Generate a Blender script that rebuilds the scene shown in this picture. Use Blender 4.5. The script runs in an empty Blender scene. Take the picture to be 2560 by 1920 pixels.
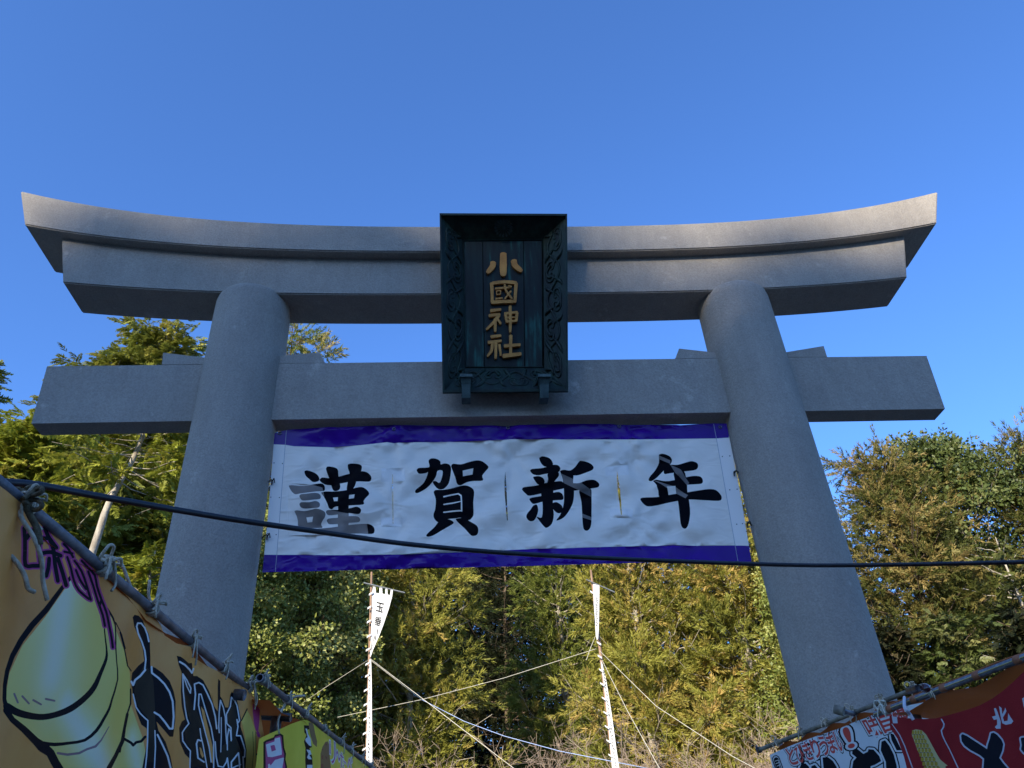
import bpy, math, random, bmesh
import numpy as np
from mathutils import Vector, Matrix
from mathutils.geometry import delaunay_2d_cdt
rad = math.radians
SC = bpy.context.scene
COL = SC.collection

# ------------------------------------------------------------------ camera
F_PX, PITCH, ROLL, YAW = 1953.39, 0.6065, -0.0546, 0.0717       # focal length in photo pixels, pose in radians
CAM = np.array([-0.365, -6.525, 1.55])
def cam_axes():
    cy, sy, cp, sp = math.cos(YAW), math.sin(YAW), math.cos(PITCH), math.sin(PITCH)
    w = np.array([sy*cp, cy*cp, sp]); r = np.array([cy, -sy, 0.]); u = np.cross(r, w)
    cr, sr = math.cos(ROLL), math.sin(ROLL)
    return cr*r+sr*u, -sr*r+cr*u, w
AX_R, AX_U, AX_W = cam_axes()
cd = bpy.data.cameras.new('camera'); cam = bpy.data.objects.new('camera', cd); COL.objects.link(cam)
cd.sensor_fit = 'HORIZONTAL'; cd.sensor_width = 36; cd.lens = F_PX/2560*36; cd.clip_start = .05; cd.clip_end = 3000
M = Matrix.Identity(4)
for i in range(3):
    M[i][0], M[i][1], M[i][2], M[i][3] = AX_R[i], AX_U[i], -AX_W[i], CAM[i]
cam.matrix_world = M
SC.camera = cam

# ------------------------------------------------------------------ sky, sun, exposure
SUN_EL, SUN_AZ = 21.0, -31.0      # degrees; azimuth off the -Y direction (behind the camera), negative = to the left
sun_from = Vector((math.sin(rad(SUN_AZ))*math.cos(rad(SUN_EL)), -math.cos(rad(SUN_AZ))*math.cos(rad(SUN_EL)), math.sin(rad(SUN_EL))))
W = bpy.data.worlds.new('World'); SC.world = W; W.use_nodes = True
nt = W.node_tree; nt.nodes.clear()
sky = nt.nodes.new('ShaderNodeTexSky'); sky.sky_type = 'NISHITA'; sky.sun_disc = False
sky.sun_elevation = rad(SUN_EL); sky.sun_rotation = math.atan2(sun_from.x, sun_from.y)
sky.altitude = 100; sky.air_density = 1.0; sky.dust_density = 1.0; sky.ozone_density = 3.0
bg = nt.nodes.new('ShaderNodeBackground'); bg.inputs['Strength'].default_value = 0.15
hs = nt.nodes.new('ShaderNodeMix'); hs.data_type = 'RGBA'; hs.blend_type = 'MULTIPLY'; hs.inputs[0].default_value = 1; hs.inputs[7].default_value = (.63, .95, 1.44, 1)
out = nt.nodes.new('ShaderNodeOutputWorld')
nt.links.new(sky.outputs[0], hs.inputs[6]); nt.links.new(hs.outputs[2], bg.inputs[0]); nt.links.new(bg.outputs[0], out.inputs[0])
sd = bpy.data.lights.new('sun', 'SUN'); sd.energy = 5.0; sd.angle = rad(0.53); sd.color = (1.0, .9, .74)
sun = bpy.data.objects.new('sun', sd); COL.objects.link(sun)
sun.rotation_euler = sun_from.to_track_quat('Z', 'Y').to_euler()
SC.view_settings.view_transform = 'Standard'; SC.view_settings.look = 'None'
SC.view_settings.gamma = 1; SC.view_settings.use_curve_mapping = False
SC.view_settings.exposure = 0.75
SC.cycles.max_bounces = 6; SC.cycles.diffuse_bounces = 3; SC.cycles.glossy_bounces = 3; SC.cycles.transmission_bounces = 3

# ------------------------------------------------------------------ survey helpers: photo pixel -> point in the place
def ray(px, py): return AX_W + (px-1280)/F_PX*AX_R - (py-960)/F_PX*AX_U
def aty(px, py, y):
    d = ray(px, py); return CAM + (y-CAM[1])/d[1]*d
def atz(px, py, z):
    d = ray(px, py); return CAM + (z-CAM[2])/d[2]*d
def atd(px, py, dist):
    d = ray(px, py); return CAM + dist*d/np.linalg.norm(d)
class Plane:
    """vertical surface through O along horizontal S, bulging by disp(s, z) along its normal"""
    def __init__(s, O, E, disp=None, lean=0.0):
        s.O = np.array(O, float); e = np.array(E, float)-s.O; s.len = math.hypot(e[0], e[1])
        s.S = np.array([e[0], e[1], 0])/s.len; s.N = np.array([s.S[1], -s.S[0], 0.0]); s.disp = disp or (lambda a, b: 0*a)
        s.O[2] = 0
    def from_px(s, px, py):
        d = ray(px, py); k = 0.0
        for _ in range(6):
            t = ((s.O-CAM)@s.N + k)/(d@s.N); P = CAM+t*d
            a = (P-s.O)@s.S; k = float(s.disp(np.array([a]), np.array([P[2]]))[0])
        return (a, P[2])
    def pt(s, a, z):
        return s.O + a*s.S + float(s.disp(np.array([a]), np.array([z]))[0])*s.N + np.array([0, 0, z])

# ------------------------------------------------------------------ materials
def mat(name, color=(.5, .5, .5), rough=.6, metal=0, spec=.5, coat=0):
    m = bpy.data.materials.new(name); m.use_nodes = True
    b = m.node_tree.nodes['Principled BSDF']
    b.inputs['Base Color'].default_value = (*color, 1); b.inputs['Roughness'].default_value = rough
    b.inputs['Metallic'].default_value = metal; b.inputs['Specular IOR Level'].default_value = spec
    b.inputs['Coat Weight'].default_value = coat
    return m
def N(m, t, **kw):
    n = m.node_tree.nodes.new(t)
    for k, v in kw.items():
        if k in n.inputs: n.inputs[k].default_value = v
        else: setattr(n, k, v)
    return n
def L(m, a, b): m.node_tree.links.new(a, b)
def bsdf(m): return m.node_tree.nodes['Principled BSDF']
def noise_mat(name, c1, c2, scale=4, rough=.7, detail=6, bump=0, bscale=60, dist=.01, spec=.4, metal=0, lo=.35, hi=.65, stretch=(1, 1, 1), coat=0, mid=None):
    m = mat(name, c1, rough, metal, spec, coat)
    tc = N(m, 'ShaderNodeTexCoord'); mp = N(m, 'ShaderNodeMapping'); mp.inputs['Scale'].default_value = stretch
    L(m, tc.outputs['Object'], mp.inputs[0])
    n = N(m, 'ShaderNodeTexNoise', Scale=scale, Detail=detail, Roughness=.6); L(m, mp.outputs[0], n.inputs['Vector'])
    r = N(m, 'ShaderNodeValToRGB'); r.color_ramp.elements[0].position = lo; r.color_ramp.elements[1].position = hi
    r.color_ramp.elements[0].color = (*c1, 1); r.color_ramp.elements[1].color = (*c2, 1)
    if mid: e = r.color_ramp.elements.new((lo+hi)/2); e.color = (*mid, 1)
    L(m, n.outputs['Fac'], r.inputs[0]); L(m, r.outputs[0], bsdf(m).inputs['Base Color'])
    if bump:
        n2 = N(m, 'ShaderNodeTexNoise', Scale=bscale, Detail=4); L(m, tc.outputs['Object'], n2.inputs['Vector'])
        b = N(m, 'ShaderNodeBump', Strength=bump, Distance=dist); L(m, n2.outputs['Fac'], b.inputs['Height']); L(m, b.outputs[0], bsdf(m).inputs['Normal'])
    return m

# weathered, sprayed granite-look finish of the torii: speckle, soft mottling, rain streaks from above, a few lime marks
def torii_mat(name='torii_stone', streaks=True):
    m = mat(name, (.3, .3, .31), .82, 0, .25)
    tc = N(m, 'ShaderNodeTexCoord')
    big = N(m, 'ShaderNodeTexNoise', Scale=1.3, Detail=7, Roughness=.65); L(m, tc.outputs['Object'], big.inputs['Vector'])
    r = N(m, 'ShaderNodeValToRGB'); r.color_ramp.elements[0].position = .33; r.color_ramp.elements[1].position = .7
    r.color_ramp.elements[0].color = (.355, .315, .265, 1); r.color_ramp.elements[1].color = (.415, .37, .315, 1)
    L(m, big.outputs['Fac'], r.inputs[0])
    sp = N(m, 'ShaderNodeTexNoise', Scale=60, Detail=4, Roughness=.7); L(m, tc.outputs['Object'], sp.inputs['Vector'])
    r2 = N(m, 'ShaderNodeValToRGB'); r2.color_ramp.elements[0].position = .3; r2.color_ramp.elements[1].position = .62
    r2.color_ramp.elements[0].color = (.6, .6, .6, 1); r2.color_ramp.elements[1].color = (1.08, 1.08, 1.06, 1)
    L(m, sp.outputs['Fac'], r2.inputs[0])
    mx = N(m, 'ShaderNodeMix', data_type='RGBA', blend_type='MULTIPLY'); mx.inputs[0].default_value = .6
    L(m, r.outputs[0], mx.inputs[6]); L(m, r2.outputs[0], mx.inputs[7])
    # rain streaks, stretched in z
    mp = N(m, 'ShaderNodeMapping'); mp.inputs['Scale'].default_value = (4, 4, .7); L(m, tc.outputs['Object'], mp.inputs[0])
    st = N(m, 'ShaderNodeTexNoise', Scale=1.6, Detail=6, Roughness=.7); L(m, mp.outputs[0], st.inputs['Vector'])
    r3 = N(m, 'ShaderNodeValToRGB'); r3.color_ramp.elements[0].position = .4; r3.color_ramp.elements[1].position = .62
    r3.color_ramp.elements[0].color = (.82, .82, .83, 1); r3.color_ramp.elements[1].color = (1.05, 1.05, 1.04, 1)
    L(m, st.outputs['Fac'], r3.inputs[0])
    mx2 = N(m, 'ShaderNodeMix', data_type='RGBA', blend_type='MULTIPLY'); mx2.inputs[0].default_value = .38
    L(m, mx.outputs[2], mx2.inputs[6]); L(m, r3.outputs[0], mx2.inputs[7])
    # pale lime blotches
    li = N(m, 'ShaderNodeTexNoise', Scale=3.1, Detail=9, Roughness=.72); L(m, tc.outputs['Object'], li.inputs['Vector'])
    r4 = N(m, 'ShaderNodeValToRGB'); r4.color_ramp.elements[0].position = .6; r4.color_ramp.elements[1].position = .72
    L(m, li.outputs['Fac'], r4.inputs[0])
    mx3 = N(m, 'ShaderNodeMix', data_type='RGBA'); mx3.inputs[7].default_value = (.53, .47, .40, 1)
    L(m, r4.outputs[0], mx3.inputs[0]); L(m, mx2.outputs[2], mx3.inputs[6])
    L(m, mx3.outputs[2], bsdf(m).inputs['Base Color'])
    b = N(m, 'ShaderNodeBump', Strength=.55, Distance=.012); L(m, sp.outputs['Fac'], b.inputs['Height'])
    b2 = N(m, 'ShaderNodeBump', Strength=.3, Distance=.03); n3 = N(m, 'ShaderNodeTexNoise', Scale=14, Detail=5); L(m, tc.outputs['Object'], n3.inputs['Vector'])
    L(m, n3.outputs['Fac'], b2.inputs['Height']); L(m, b.outputs[0], b2.inputs['Normal']); L(m, b2.outputs[0], bsdf(m).inputs['Normal'])
    return m
STONE = torii_mat()

def vinyl(name, color, rough=.22, bump=.35, scale=7, var=.06, transl=0.0, spec=.5):
    """printed tarpaulin: glossy, with soft creases"""
    m = mat(name, color, rough, 0, spec)
    tc = N(m, 'ShaderNodeTexCoord')
    n = N(m, 'ShaderNodeTexNoise', Scale=scale*.6, Detail=5); L(m, tc.outputs['Object'], n.inputs['Vector'])
    r = N(m, 'ShaderNodeValToRGB'); c0 = tuple(max(0, c*(1-var*3)) for c in color); c1 = tuple(min(1, c*(1+var)) for c in color)
    r.color_ramp.elements[0].color = (*c0, 1); r.color_ramp.elements[1].color = (*c1, 1); r.color_ramp.elements[0].position = .25; r.color_ramp.elements[1].position = .6
    L(m, n.outputs['Fac'], r.inputs[0]); L(m, r.outputs[0], bsdf(m).inputs['Base Color'])
    mp = N(m, 'ShaderNodeMapping'); mp.inputs['Scale'].default_value = (1, 1, 2.2); mp.inputs['Rotation'].default_value = (.1, .5, .2)
    L(m, tc.outputs['Object'], mp.inputs[0])
    n2 = N(m, 'ShaderNodeTexNoise', Scale=scale, Detail=2, Distortion=1.3, noise_type='RIDGED_MULTIFRACTAL'); L(m, mp.outputs[0], n2.inputs['Vector'])
    b = N(m, 'ShaderNodeBump', Strength=bump, Distance=.02); L(m, n2.outputs['Fac'], b.inputs['Height']); L(m, b.outputs[0], bsdf(m).inputs['Normal'])
    return m
V_WHITE = vinyl('banner_white_vinyl', (.86, .76, .63), .34, .35, 4.0, .03)
V_PLAIN = vinyl('banner_stiff_white_strip', (.88, .80, .70), .35, .03, 2, .02)
V_TAPE = vinyl('clear_tape_patch', (.86, .78, .68), .2, .05, 2, .02)
V_BLACK = vinyl('banner_black_print', (.004, .004, .006), .25, .12, 3.2, .1, spec=.02)
V_GLARE = vinyl('banner_black_print_painted_glare', (.2, .165, .14), .35, .12, 3.2, .25, spec=.3)  # reflections on the black vinyl, put into the colour as grey-tan
V_PURPLE = vinyl('banner_purple_print', (.045, .007, .23), .2, .25, 5, .05, spec=.15)
V_SEAM = mat('banner_seam_grey', (.33, .34, .37), .5)
T_ORANGE = noise_mat('orange_tarpaulin', (.74, .26, .05), (.9, .38, .09), 3, .45, bump=.12, bscale=9, dist=.02, mid=(.86, .33, .07), spec=.3)
T_BLACK = mat('tarpaulin_black_print', (.007, .008, .012), .5, spec=.05)
T_BROWNBLACK = noise_mat('tarpaulin_faded_black_print', (.02, .018, .014), (.06, .045, .028), 5, .5, spec=.05)
T_WHITE = mat('tarpaulin_white_print', (.82, .78, .72), .45, spec=.3)
T_MAGENTA = mat('tarpaulin_magenta_print', (.5, .045, .2), .45, spec=.2)
T_PINK = mat('tarpaulin_dull_pink_print', (.3, .15, .14), .45)
T_YELLOW2 = noise_mat('bright_yellow_tarpaulin', (.66, .54, .03), (.85, .72, .07), 3, .3, bump=.15, bscale=7, dist=.02)
T_BROWN = mat('tarpaulin_brown_print', (.2, .11, .04), .45)
T_DKRED = mat('tarpaulin_dark_red_print', (.16, .02, .015), .45)
T_BOARD = noise_mat('pale_tarpaulin', (.55, .58, .58), (.66, .68, .68), 3, .45, bump=.1, bscale=9, dist=.02)
T_RED = mat('tarpaulin_red_print', (.5, .03, .02), .45)
C_RED = noise_mat('red_cotton_cloth', (.24, .014, .016), (.33, .024, .024), 2.4, .85, bump=.25, bscale=240, dist=.003, spec=.15)
C_WHITE = mat('cotton_white_print', (.5, .5, .53), .8, spec=.2)
C_BLACK = mat('cotton_black_print', (.008, .008, .014), .8, spec=.2)
C_CORN = mat('cotton_corn_yellow_print', (.42, .27, .03), .8, spec=.2)
C_CORNP = mat('cotton_corn_pale_print', (.55, .45, .2), .8, spec=.2)
def drop_mat():
    m = mat('yellow_gradient_print_painted_sheen', (.42, .38, .06), .4)  # pale centre: part printed gradient, part sky reflection put into the colour
    at = N(m, 'ShaderNodeAttribute', attribute_name='pale')
    r = N(m, 'ShaderNodeValToRGB'); r.color_ramp.elements[0].color = (.9, .64, .12, 1); r.color_ramp.elements[1].color = (.9, .85, .72, 1)
    e = r.color_ramp.elements.new(.45); e.color = (.9, .76, .32, 1)
    L(m, at.outputs['Fac'], r.inputs[0]); L(m, r.outputs[0], bsdf(m).inputs['Base Color'])
    return m
T_DROP = drop_mat()
PIPE = noise_mat('worn_steel_pipe', (.11, .11, .12), (.24, .24, .25), 30, .5, spec=.5, metal=.3, bump=.1, bscale=90, dist=.003)
PIPE_DARK = noise_mat('dark_steel_pipe', (.02, .022, .025), (.06, .06, .065), 20, .4, spec=.5)
BAMBOO = noise_mat('weathered_bamboo_pole', (.13, .11, .08), (.27, .23, .16), 18, .6, bump=.1, bscale=50, dist=.004)
ROPE = noise_mat('grey_cotton_rope', (.38, .31, .22), (.62, .52, .38), 60, .9, bump=.6, bscale=220, dist=.004, spec=.1)
ROPE_BROWN = noise_mat('brown_cotton_rope', (.08, .06, .035), (.16, .13, .08), 60, .9, bump=.6, bscale=220, dist=.004, spec=.1)
ROPE_WHITE = noise_mat('pale_guy_rope', (.5, .47, .38), (.68, .64, .52), 40, .9, spec=.1)
CANVAS_O = noise_mat('orange_canopy_sheet', (.42, .07, .014), (.55, .11, .02), 2, .7, bump=.2, bscale=6, dist=.03)
_t = N(CANVAS_O, 'ShaderNodeBsdfTranslucent'); _t.inputs[0].default_value = (.6, .13, .02, 1); _m = N(CANVAS_O, 'ShaderNodeMixShader'); _m.inputs[0].default_value = .35
_o = [n for n in CANVAS_O.node_tree.nodes if n.type == 'OUTPUT_MATERIAL'][0]
L(CANVAS_O, bsdf(CANVAS_O).outputs[0], _m.inputs[1]); L(CANVAS_O, _t.outputs[0], _m.inputs[2]); L(CANVAS_O, _m.outputs[0], _o.inputs[0])
CABLE = noise_mat('black_cable_rubber', (.010, .011, .014), (.022, .024, .03), 30, .42, spec=.4)
BRONZE = noise_mat('patinated_bronze', (.006, .012, .009), (.014, .038, .025), 5, .5, bump=.25, bscale=24, dist=.01, spec=.25, metal=.1, lo=.4, hi=.72, stretch=(2.4, 2.4, .5))
BRONZE2 = noise_mat('bronze_panel_with_verdigris', (.005, .008, .007), (.018, .12, .095), 2.4, .5, bump=.2, bscale=14, dist=.01, spec=.2, metal=.05, lo=.42, hi=.68, stretch=(4, 1, .45), mid=(.008, .02, .016))
BRACKET = noise_mat('pale_verdigris_bronze', (.03, .05, .05), (.07, .11, .10), 14, .45, bump=.2, bscale=40, dist=.004, spec=.4, metal=.3)
GOLD = noise_mat('dull_gilding', (.4, .165, .034), (.56, .26, .06), 9, .6, metal=.2, spec=.3)
BARK_PALE = noise_mat('pale_bark', (.23, .19, .14), (.5, .45, .36), 3, .9, bump=.5, bscale=18, dist=.03, spec=.1, stretch=(2, 2, .6))
BARK_BROWN = noise_mat('brown_bark', (.07, .05, .035), (.19, .14, .095), 3, .95, bump=.6, bscale=14, dist=.04, spec=.1, stretch=(3, 3, .5))
TWIG = noise_mat('bare_twig_bark', (.24, .17, .12), (.5, .39, .28), 2, .95, spec=.1)
POLEW = noise_mat('peeled_pole_wood', (.22, .13, .075), (.34, .21, .13), 4, .7, stretch=(3, 3, .6))
FLAGW = mat('white_flag_cotton', (.66, .65, .61), .85, spec=.1)
FLAGK = mat('black_flag_ink', (.03, .03, .03), .85, spec=.1)

def leaf_mat(name, c_dark, c_light, c_tip, transl=.32, rough=.6):
    m = bpy.data.materials.new(name); m.use_nodes = True; t = m.node_tree; t.nodes.clear()
    at = N(m, 'ShaderNodeAttribute', attribute_name='tint')
    r = N(m, 'ShaderNodeValToRGB'); e = r.color_ramp.elements
    e[0].color = (*c_dark, 1); e[0].position = 0; e[1].color = (*c_tip, 1); e[1].position = 1
    x = e.new(.55); x.color = (*c_light, 1)
    L(m, at.outputs['Fac'], r.inputs[0])
    d = N(m, 'ShaderNodeBsdfPrincipled', Roughness=rough); d.inputs['Specular IOR Level'].default_value = .3
    tr = N(m, 'ShaderNodeBsdfTranslucent'); mx = N(m, 'ShaderNodeMixShader'); mx.inputs[0].default_value = transl
    o = N(m, 'ShaderNodeOutputMaterial')
    L(m, r.outputs[0], d.inputs['Base Color']); L(m, r.outputs[0], tr.inputs[0]); L(m, d.outputs[0], mx.inputs[1]); L(m, tr.outputs[0], mx.inputs[2]); L(m, mx.outputs[0], o.inputs[0])
    return m
LF_HINOKI = leaf_mat('cypress_foliage', (.06, .075, .014), (.28, .29, .045), (.48, .40, .09))
LF_HINOKI_Y = leaf_mat('yellow_green_cypress_foliage', (.08, .11, .014), (.34, .36, .04), (.48, .40, .08))  # yellower leaf colour than the other cypresses
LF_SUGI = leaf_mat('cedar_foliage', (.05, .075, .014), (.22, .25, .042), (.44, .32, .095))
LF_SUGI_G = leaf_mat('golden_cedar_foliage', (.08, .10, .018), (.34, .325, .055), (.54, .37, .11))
LF_SUGI_D = leaf_mat('cedar_foliage_painted_shade', (.008, .012, .005), (.026, .034, .010), (.07, .055, .02))  # deep shade inside the wood is put into this darkened leaf colour
LF_BROAD = leaf_mat('broadleaf_foliage', (.06, .09, .018), (.25, .28, .06), (.48, .46, .16), .2, .45)
LF_RIGHT = leaf_mat('grove_foliage_painted_shade', (.03, .04, .010), (.13, .14, .028), (.38, .27, .09))  # leaf colour darkened to carry the shade of the right grove
LF_RIGHTB = leaf_mat('broadleaf_foliage_painted_shade', (.025, .04, .010), (.09, .115, .026), (.22, .21, .07), .15, .5)  # same painted shade for the broadleaf crown and the middle bush

# ------------------------------------------------------------------ object helpers
def tag(o, label=None, cat=None, group=None, kind=None):
    if label: o['label'] = label
    if cat: o['category'] = cat
    if group: o['group'] = group
    if kind: o['kind'] = kind
    return o
def empty(name, loc, label, cat, group=None):
    o = bpy.data.objects.new(name, None); o.empty_display_size = .2; o.location = loc; COL.objects.link(o)
    return tag(o, label, cat, group)
def link(name, me, parent=None, m=None):
    o = bpy.data.objects.new(name, me); COL.objects.link(o)
    if m:
        for k in (m if isinstance(m, (list, tuple)) else [m]): me.materials.append(k)
    if parent:
        o.parent = parent; o.matrix_parent_inverse = Matrix.Translation(parent.location).inverted()
    return o
def mesh_np(name, V, Fc, nv=3, smooth=False):
    me = bpy.data.meshes.new(name); V = np.asarray(V, np.float32); Fc = np.asarray(Fc, np.int32)
    me.vertices.add(len(V)); me.vertices.foreach_set('co', V.ravel())
    me.loops.add(Fc.size); me.loops.foreach_set('vertex_index', Fc.ravel())
    me.polygons.add(len(Fc)); me.polygons.foreach_set('loop_start', np.arange(0, Fc.size, nv, dtype=np.int32))
    if smooth: me.polygons.foreach_set('use_smooth', np.ones(len(Fc), bool))
    me.update(calc_edges=True); return me
def bm_obj(name, bm, m, parent=None, bevel=0, smooth=False, seg=2):
    if bevel:
        es = [e for e in bm.edges if len(e.link_faces) == 2 and e.calc_face_angle(0) > .5]
        bmesh.ops.bevel(bm, geom=es, offset=bevel, segments=seg, affect='EDGES', profile=.5)
    bmesh.ops.recalc_face_normals(bm, faces=bm.faces)
    me = bpy.data.meshes.new(name); bm.to_mesh(me); bm.free()
    if smooth: me.polygons.foreach_set('use_smooth', [True]*len(me.polygons))
    return link(name, me, parent, m)
def hexa(bm, pts):
    """8 points: 4 of one face, then the 4 opposite"""
    v = [bm.verts.new(p) for p in pts]
    for f in ((0, 1, 2, 3), (7, 6, 5, 4), (0, 4, 5, 1), (1, 5, 6, 2), (2, 6, 7, 3), (3, 7, 4, 0)): bm.faces.new([v[i] for i in f])
def box(bm, x0, x1, y0, y1, z0, z1):
    hexa(bm, [(x0, y0, z0), (x1, y0, z0), (x1, y1, z0), (x0, y1, z0), (x0, y0, z1), (x1, y0, z1), (x1, y1, z1), (x0, y1, z1)])
class Tubes:
    def __init__(s): s.V = []; s.F = []; s.n = 0
    def add(s, pts, r, sides=6, cap=True):
        P = np.array(pts, float); n = len(P); r = np.broadcast_to(np.array(r, float), (n,))
        T = np.gradient(P, axis=0); T /= np.linalg.norm(T, axis=1)[:, None]+1e-9
        a = np.array([0, 0, 1.]) if abs(T[0][2]) < .9 else np.array([1., 0, 0])
        u = np.cross(T[0], a); u /= np.linalg.norm(u); R = []
        for i in range(n):
            u = u-T[i]*(u@T[i]); u /= np.linalg.norm(u)+1e-9; v = np.cross(T[i], u)
            an = np.arange(sides)*2*math.pi/sides
            R.append(P[i]+r[i]*(np.cos(an)[:, None]*u+np.sin(an)[:, None]*v))
        R = np.concatenate(R); b = s.n
        s.V.append(R)
        i, j = np.meshgrid(np.arange(n-1), np.arange(sides), indexing='ij'); k = (j+1) % sides
        q = np.stack([b+i*sides+j, b+i*sides+k, b+(i+1)*sides+k, b+(i+1)*sides+j], -1).reshape(-1, 4); s.F.append(q); s.n += len(R)
        if cap and sides >= 4:
            for e in (0, n-1):
                s.V.append(P[e][None]); c = s.n; s.n += 1
                for j in range(sides): s.F.append(np.array([[b+e*sides+j, b+e*sides+(j+1) % sides, c, c]]))
        return s
    def obj(s, name, m, parent=None):
        V = np.concatenate(s.V); Fq = np.concatenate(s.F)
        me = bpy.data.meshes.new(name)
        fl = [tuple(f) if f[2] != f[3] else tuple(f[:3]) for f in Fq.tolist()]
        me.from_pydata(V.tolist(), [], fl); me.polygons.foreach_set('use_smooth', [True]*len(me.polygons))
        return link(name, me, parent, m)
def smooth_path(pts, n=8):
    P = np.array(pts, float); P = np.vstack([2*P[0]-P[1], P, 2*P[-1]-P[-2]]); o = []
    for i in range(1, len(P)-2):
        for t in np.arange(n)/n:
            p0, p1, p2, p3 = P[i-1:i+3]
            o.append(.5*(2*p1+(p2-p0)*t+(2*p0-5*p1+4*p2-p3)*t*t+(3*p1-p0-3*p2+p3)*t**3))
    o.append(P[-2]); return np.array(o)

# ------------------------------------------------------------------ printed cloth: outlines are cut into one sheet
def inside(poly, X, Y):
    poly = np.asarray(poly); x0, y0 = poly[:, 0], poly[:, 1]; x1, y1 = np.roll(x0, -1), np.roll(y0, -1)
    c = np.zeros(len(X), bool)
    for a, b, d, e in zip(x0, y0, x1, y1):
        if b == e: continue
        m = (b > Y) != (e > Y); c ^= m & (X < (d-a)*(Y-b)/(e-b)+a)
    return c
def stroke(pts, w):
    """polyline with widths -> quads and discs (their union is the stroke)"""
    P = np.array(pts, float); w = np.broadcast_to(np.array(w, float), (len(P),))/2; o = []
    for i in range(len(P)-1):
        d = P[i+1]-P[i]; l = np.linalg.norm(d)
        if l < 1e-6: continue
        n = np.array([-d[1], d[0]])/l
        o.append([P[i]+n*w[i], P[i+1]+n*w[i+1], P[i+1]-n*w[i+1], P[i]-n*w[i]])
    for p, r in zip(P, w):
        o.append([p+r*np.array([math.cos(a), math.sin(a)]) for a in np.arange(8)*math.pi/4+.2])
    return o
def rounded(poly, n=3):
    P = smooth_path(list(poly)+[poly[0], poly[1]], n)
    return P[:-1][:len(poly)*n]
def glyph(text, quad, offset=0.0):
    """outlines of the text mapped into the quad TL, TR, BR, BL"""
    c = bpy.data.curves.new('tmp_text', 'FONT'); c.body = text; c.offset = offset; c.resolution_u = 3
    o = bpy.data.objects.new('tmp_text', c); COL.objects.link(o)
    dg = bpy.context.evaluated_depsgraph_get(); me = bpy.data.meshes.new_from_object(o.evaluated_get(dg))
    bm = bmesh.new(); bm.from_mesh(me); bmesh.ops.remove_doubles(bm, verts=bm.verts, dist=1e-5)
    loops = []; be = set(e for e in bm.edges if len(e.link_faces) == 1)
    while be:
        e = be.pop(); st, cu = e.verts; lp = [st.co.copy(), cu.co.copy()]
        while True:
            nx = [x for x in cu.link_edges if x in be]
            if not nx: break
            be.discard(nx[0]); cu = nx[0].other_vert(cu)
            if cu is st: break
            lp.append(cu.co.copy())
        if len(lp) > 2: loops.append(np.array([(p.x, p.y) for p in lp]))
    bm.free(); bpy.data.objects.remove(o); bpy.data.curves.remove(c); bpy.data.meshes.remove(me)
    A = np.concatenate(loops); mn, mxx = A.min(0), A.max(0); TL, TR, BR, BL = [np.array(q, float) for q in quad]
    if offset: mn, mxx = mn+offset, mxx-offset
    res = []
    for lp in loops:
        u = (lp[:, 0]-mn[0])/(mxx[0]-mn[0]); v = (lp[:, 1]-mn[1])/(mxx[1]-mn[1]); u = u[:, None]; v = v[:, None]
        res.append((1-v)*((1-u)*BL+u*BR)+v*((1-u)*TL+u*TR))
    return res
def cloth(name, plane, boundary, layers, mats, grid, parent=None, cut=(), pale=None, holes_extra=(), px=True):
    """boundary and layers in photo pixels on the plane (or (s,z) when px False); layers = (material index, loops, mode)"""
    cv = (lambda lp: np.array([plane.from_px(*p) for p in lp])) if px else (lambda lp: np.array(lp, float))
    B = cv(boundary); verts = []; edges = []
    def add(lp):
        b = len(verts); verts.extend([Vector(p) for p in lp]); k = len(lp); edges.extend([(b+i, b+(i+1) % k) for i in range(k)])
    add(B); LL = []
    for mi, loops, mode in layers:
        conv = [cv(l) for l in loops]; LL.append((mi, conv, mode))
        for l in conv: add(l)
    CT = [cv(l) for l in cut]
    for l in CT: add(l)
    mn, mx = B.min(0), B.max(0); rng = np.random.default_rng(3)
    gx = np.arange(mn[0], mx[0], grid); gy = np.arange(mn[1], mx[1], grid)
    G = np.stack(np.meshgrid(gx, gy), -1).reshape(-1, 2)+rng.uniform(-.2, .2, (len(gx)*len(gy), 2))*grid
    G = G[inside(B, G[:, 0], G[:, 1])]
    verts.extend([Vector(p) for p in G])
    v, e, f, _, _, _ = delaunay_2d_cdt(verts, edges, [], 0, 1e-6, False)
    V = np.array([(p.x, p.y) for p in v]); T = np.array([t for t in f if len(t) == 3])
    c = V[T].mean(1); keep = inside(B, c[:, 0], c[:, 1])
    for l in CT: keep &= ~inside(l, c[:, 0], c[:, 1])
    T = T[keep]; c = c[keep]; mi = np.zeros(len(T), np.int32)
    for k, loops, mode in LL:
        s = np.zeros(len(T), bool)
        for l in loops:
            i = inside(l, c[:, 0], c[:, 1]); s = (s ^ i) if mode == 'eo' else (s | i)
        if mode == 'clip': s &= (mi == 2)
        mi[s] = k
    a, z = V[:, 0], V[:, 1]; d = plane.disp(a, z)
    P = plane.O[None]+a[:, None]*plane.S+d[:, None]*plane.N; P[:, 2] += z
    me = mesh_np(name, P, T, 3, True); o = link(name, me, parent, mats)
    me.polygons.foreach_set('material_index', mi)
    if pale is not None:
        at = me.attributes.new('pale', 'FLOAT', 'POINT'); at.data.foreach_set('value', pale(a, z).astype(np.float32))
    return o
def conv(pts, ox, oy, s): return [(ox+x*s, oy+y*s) for x, y in pts]

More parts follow.
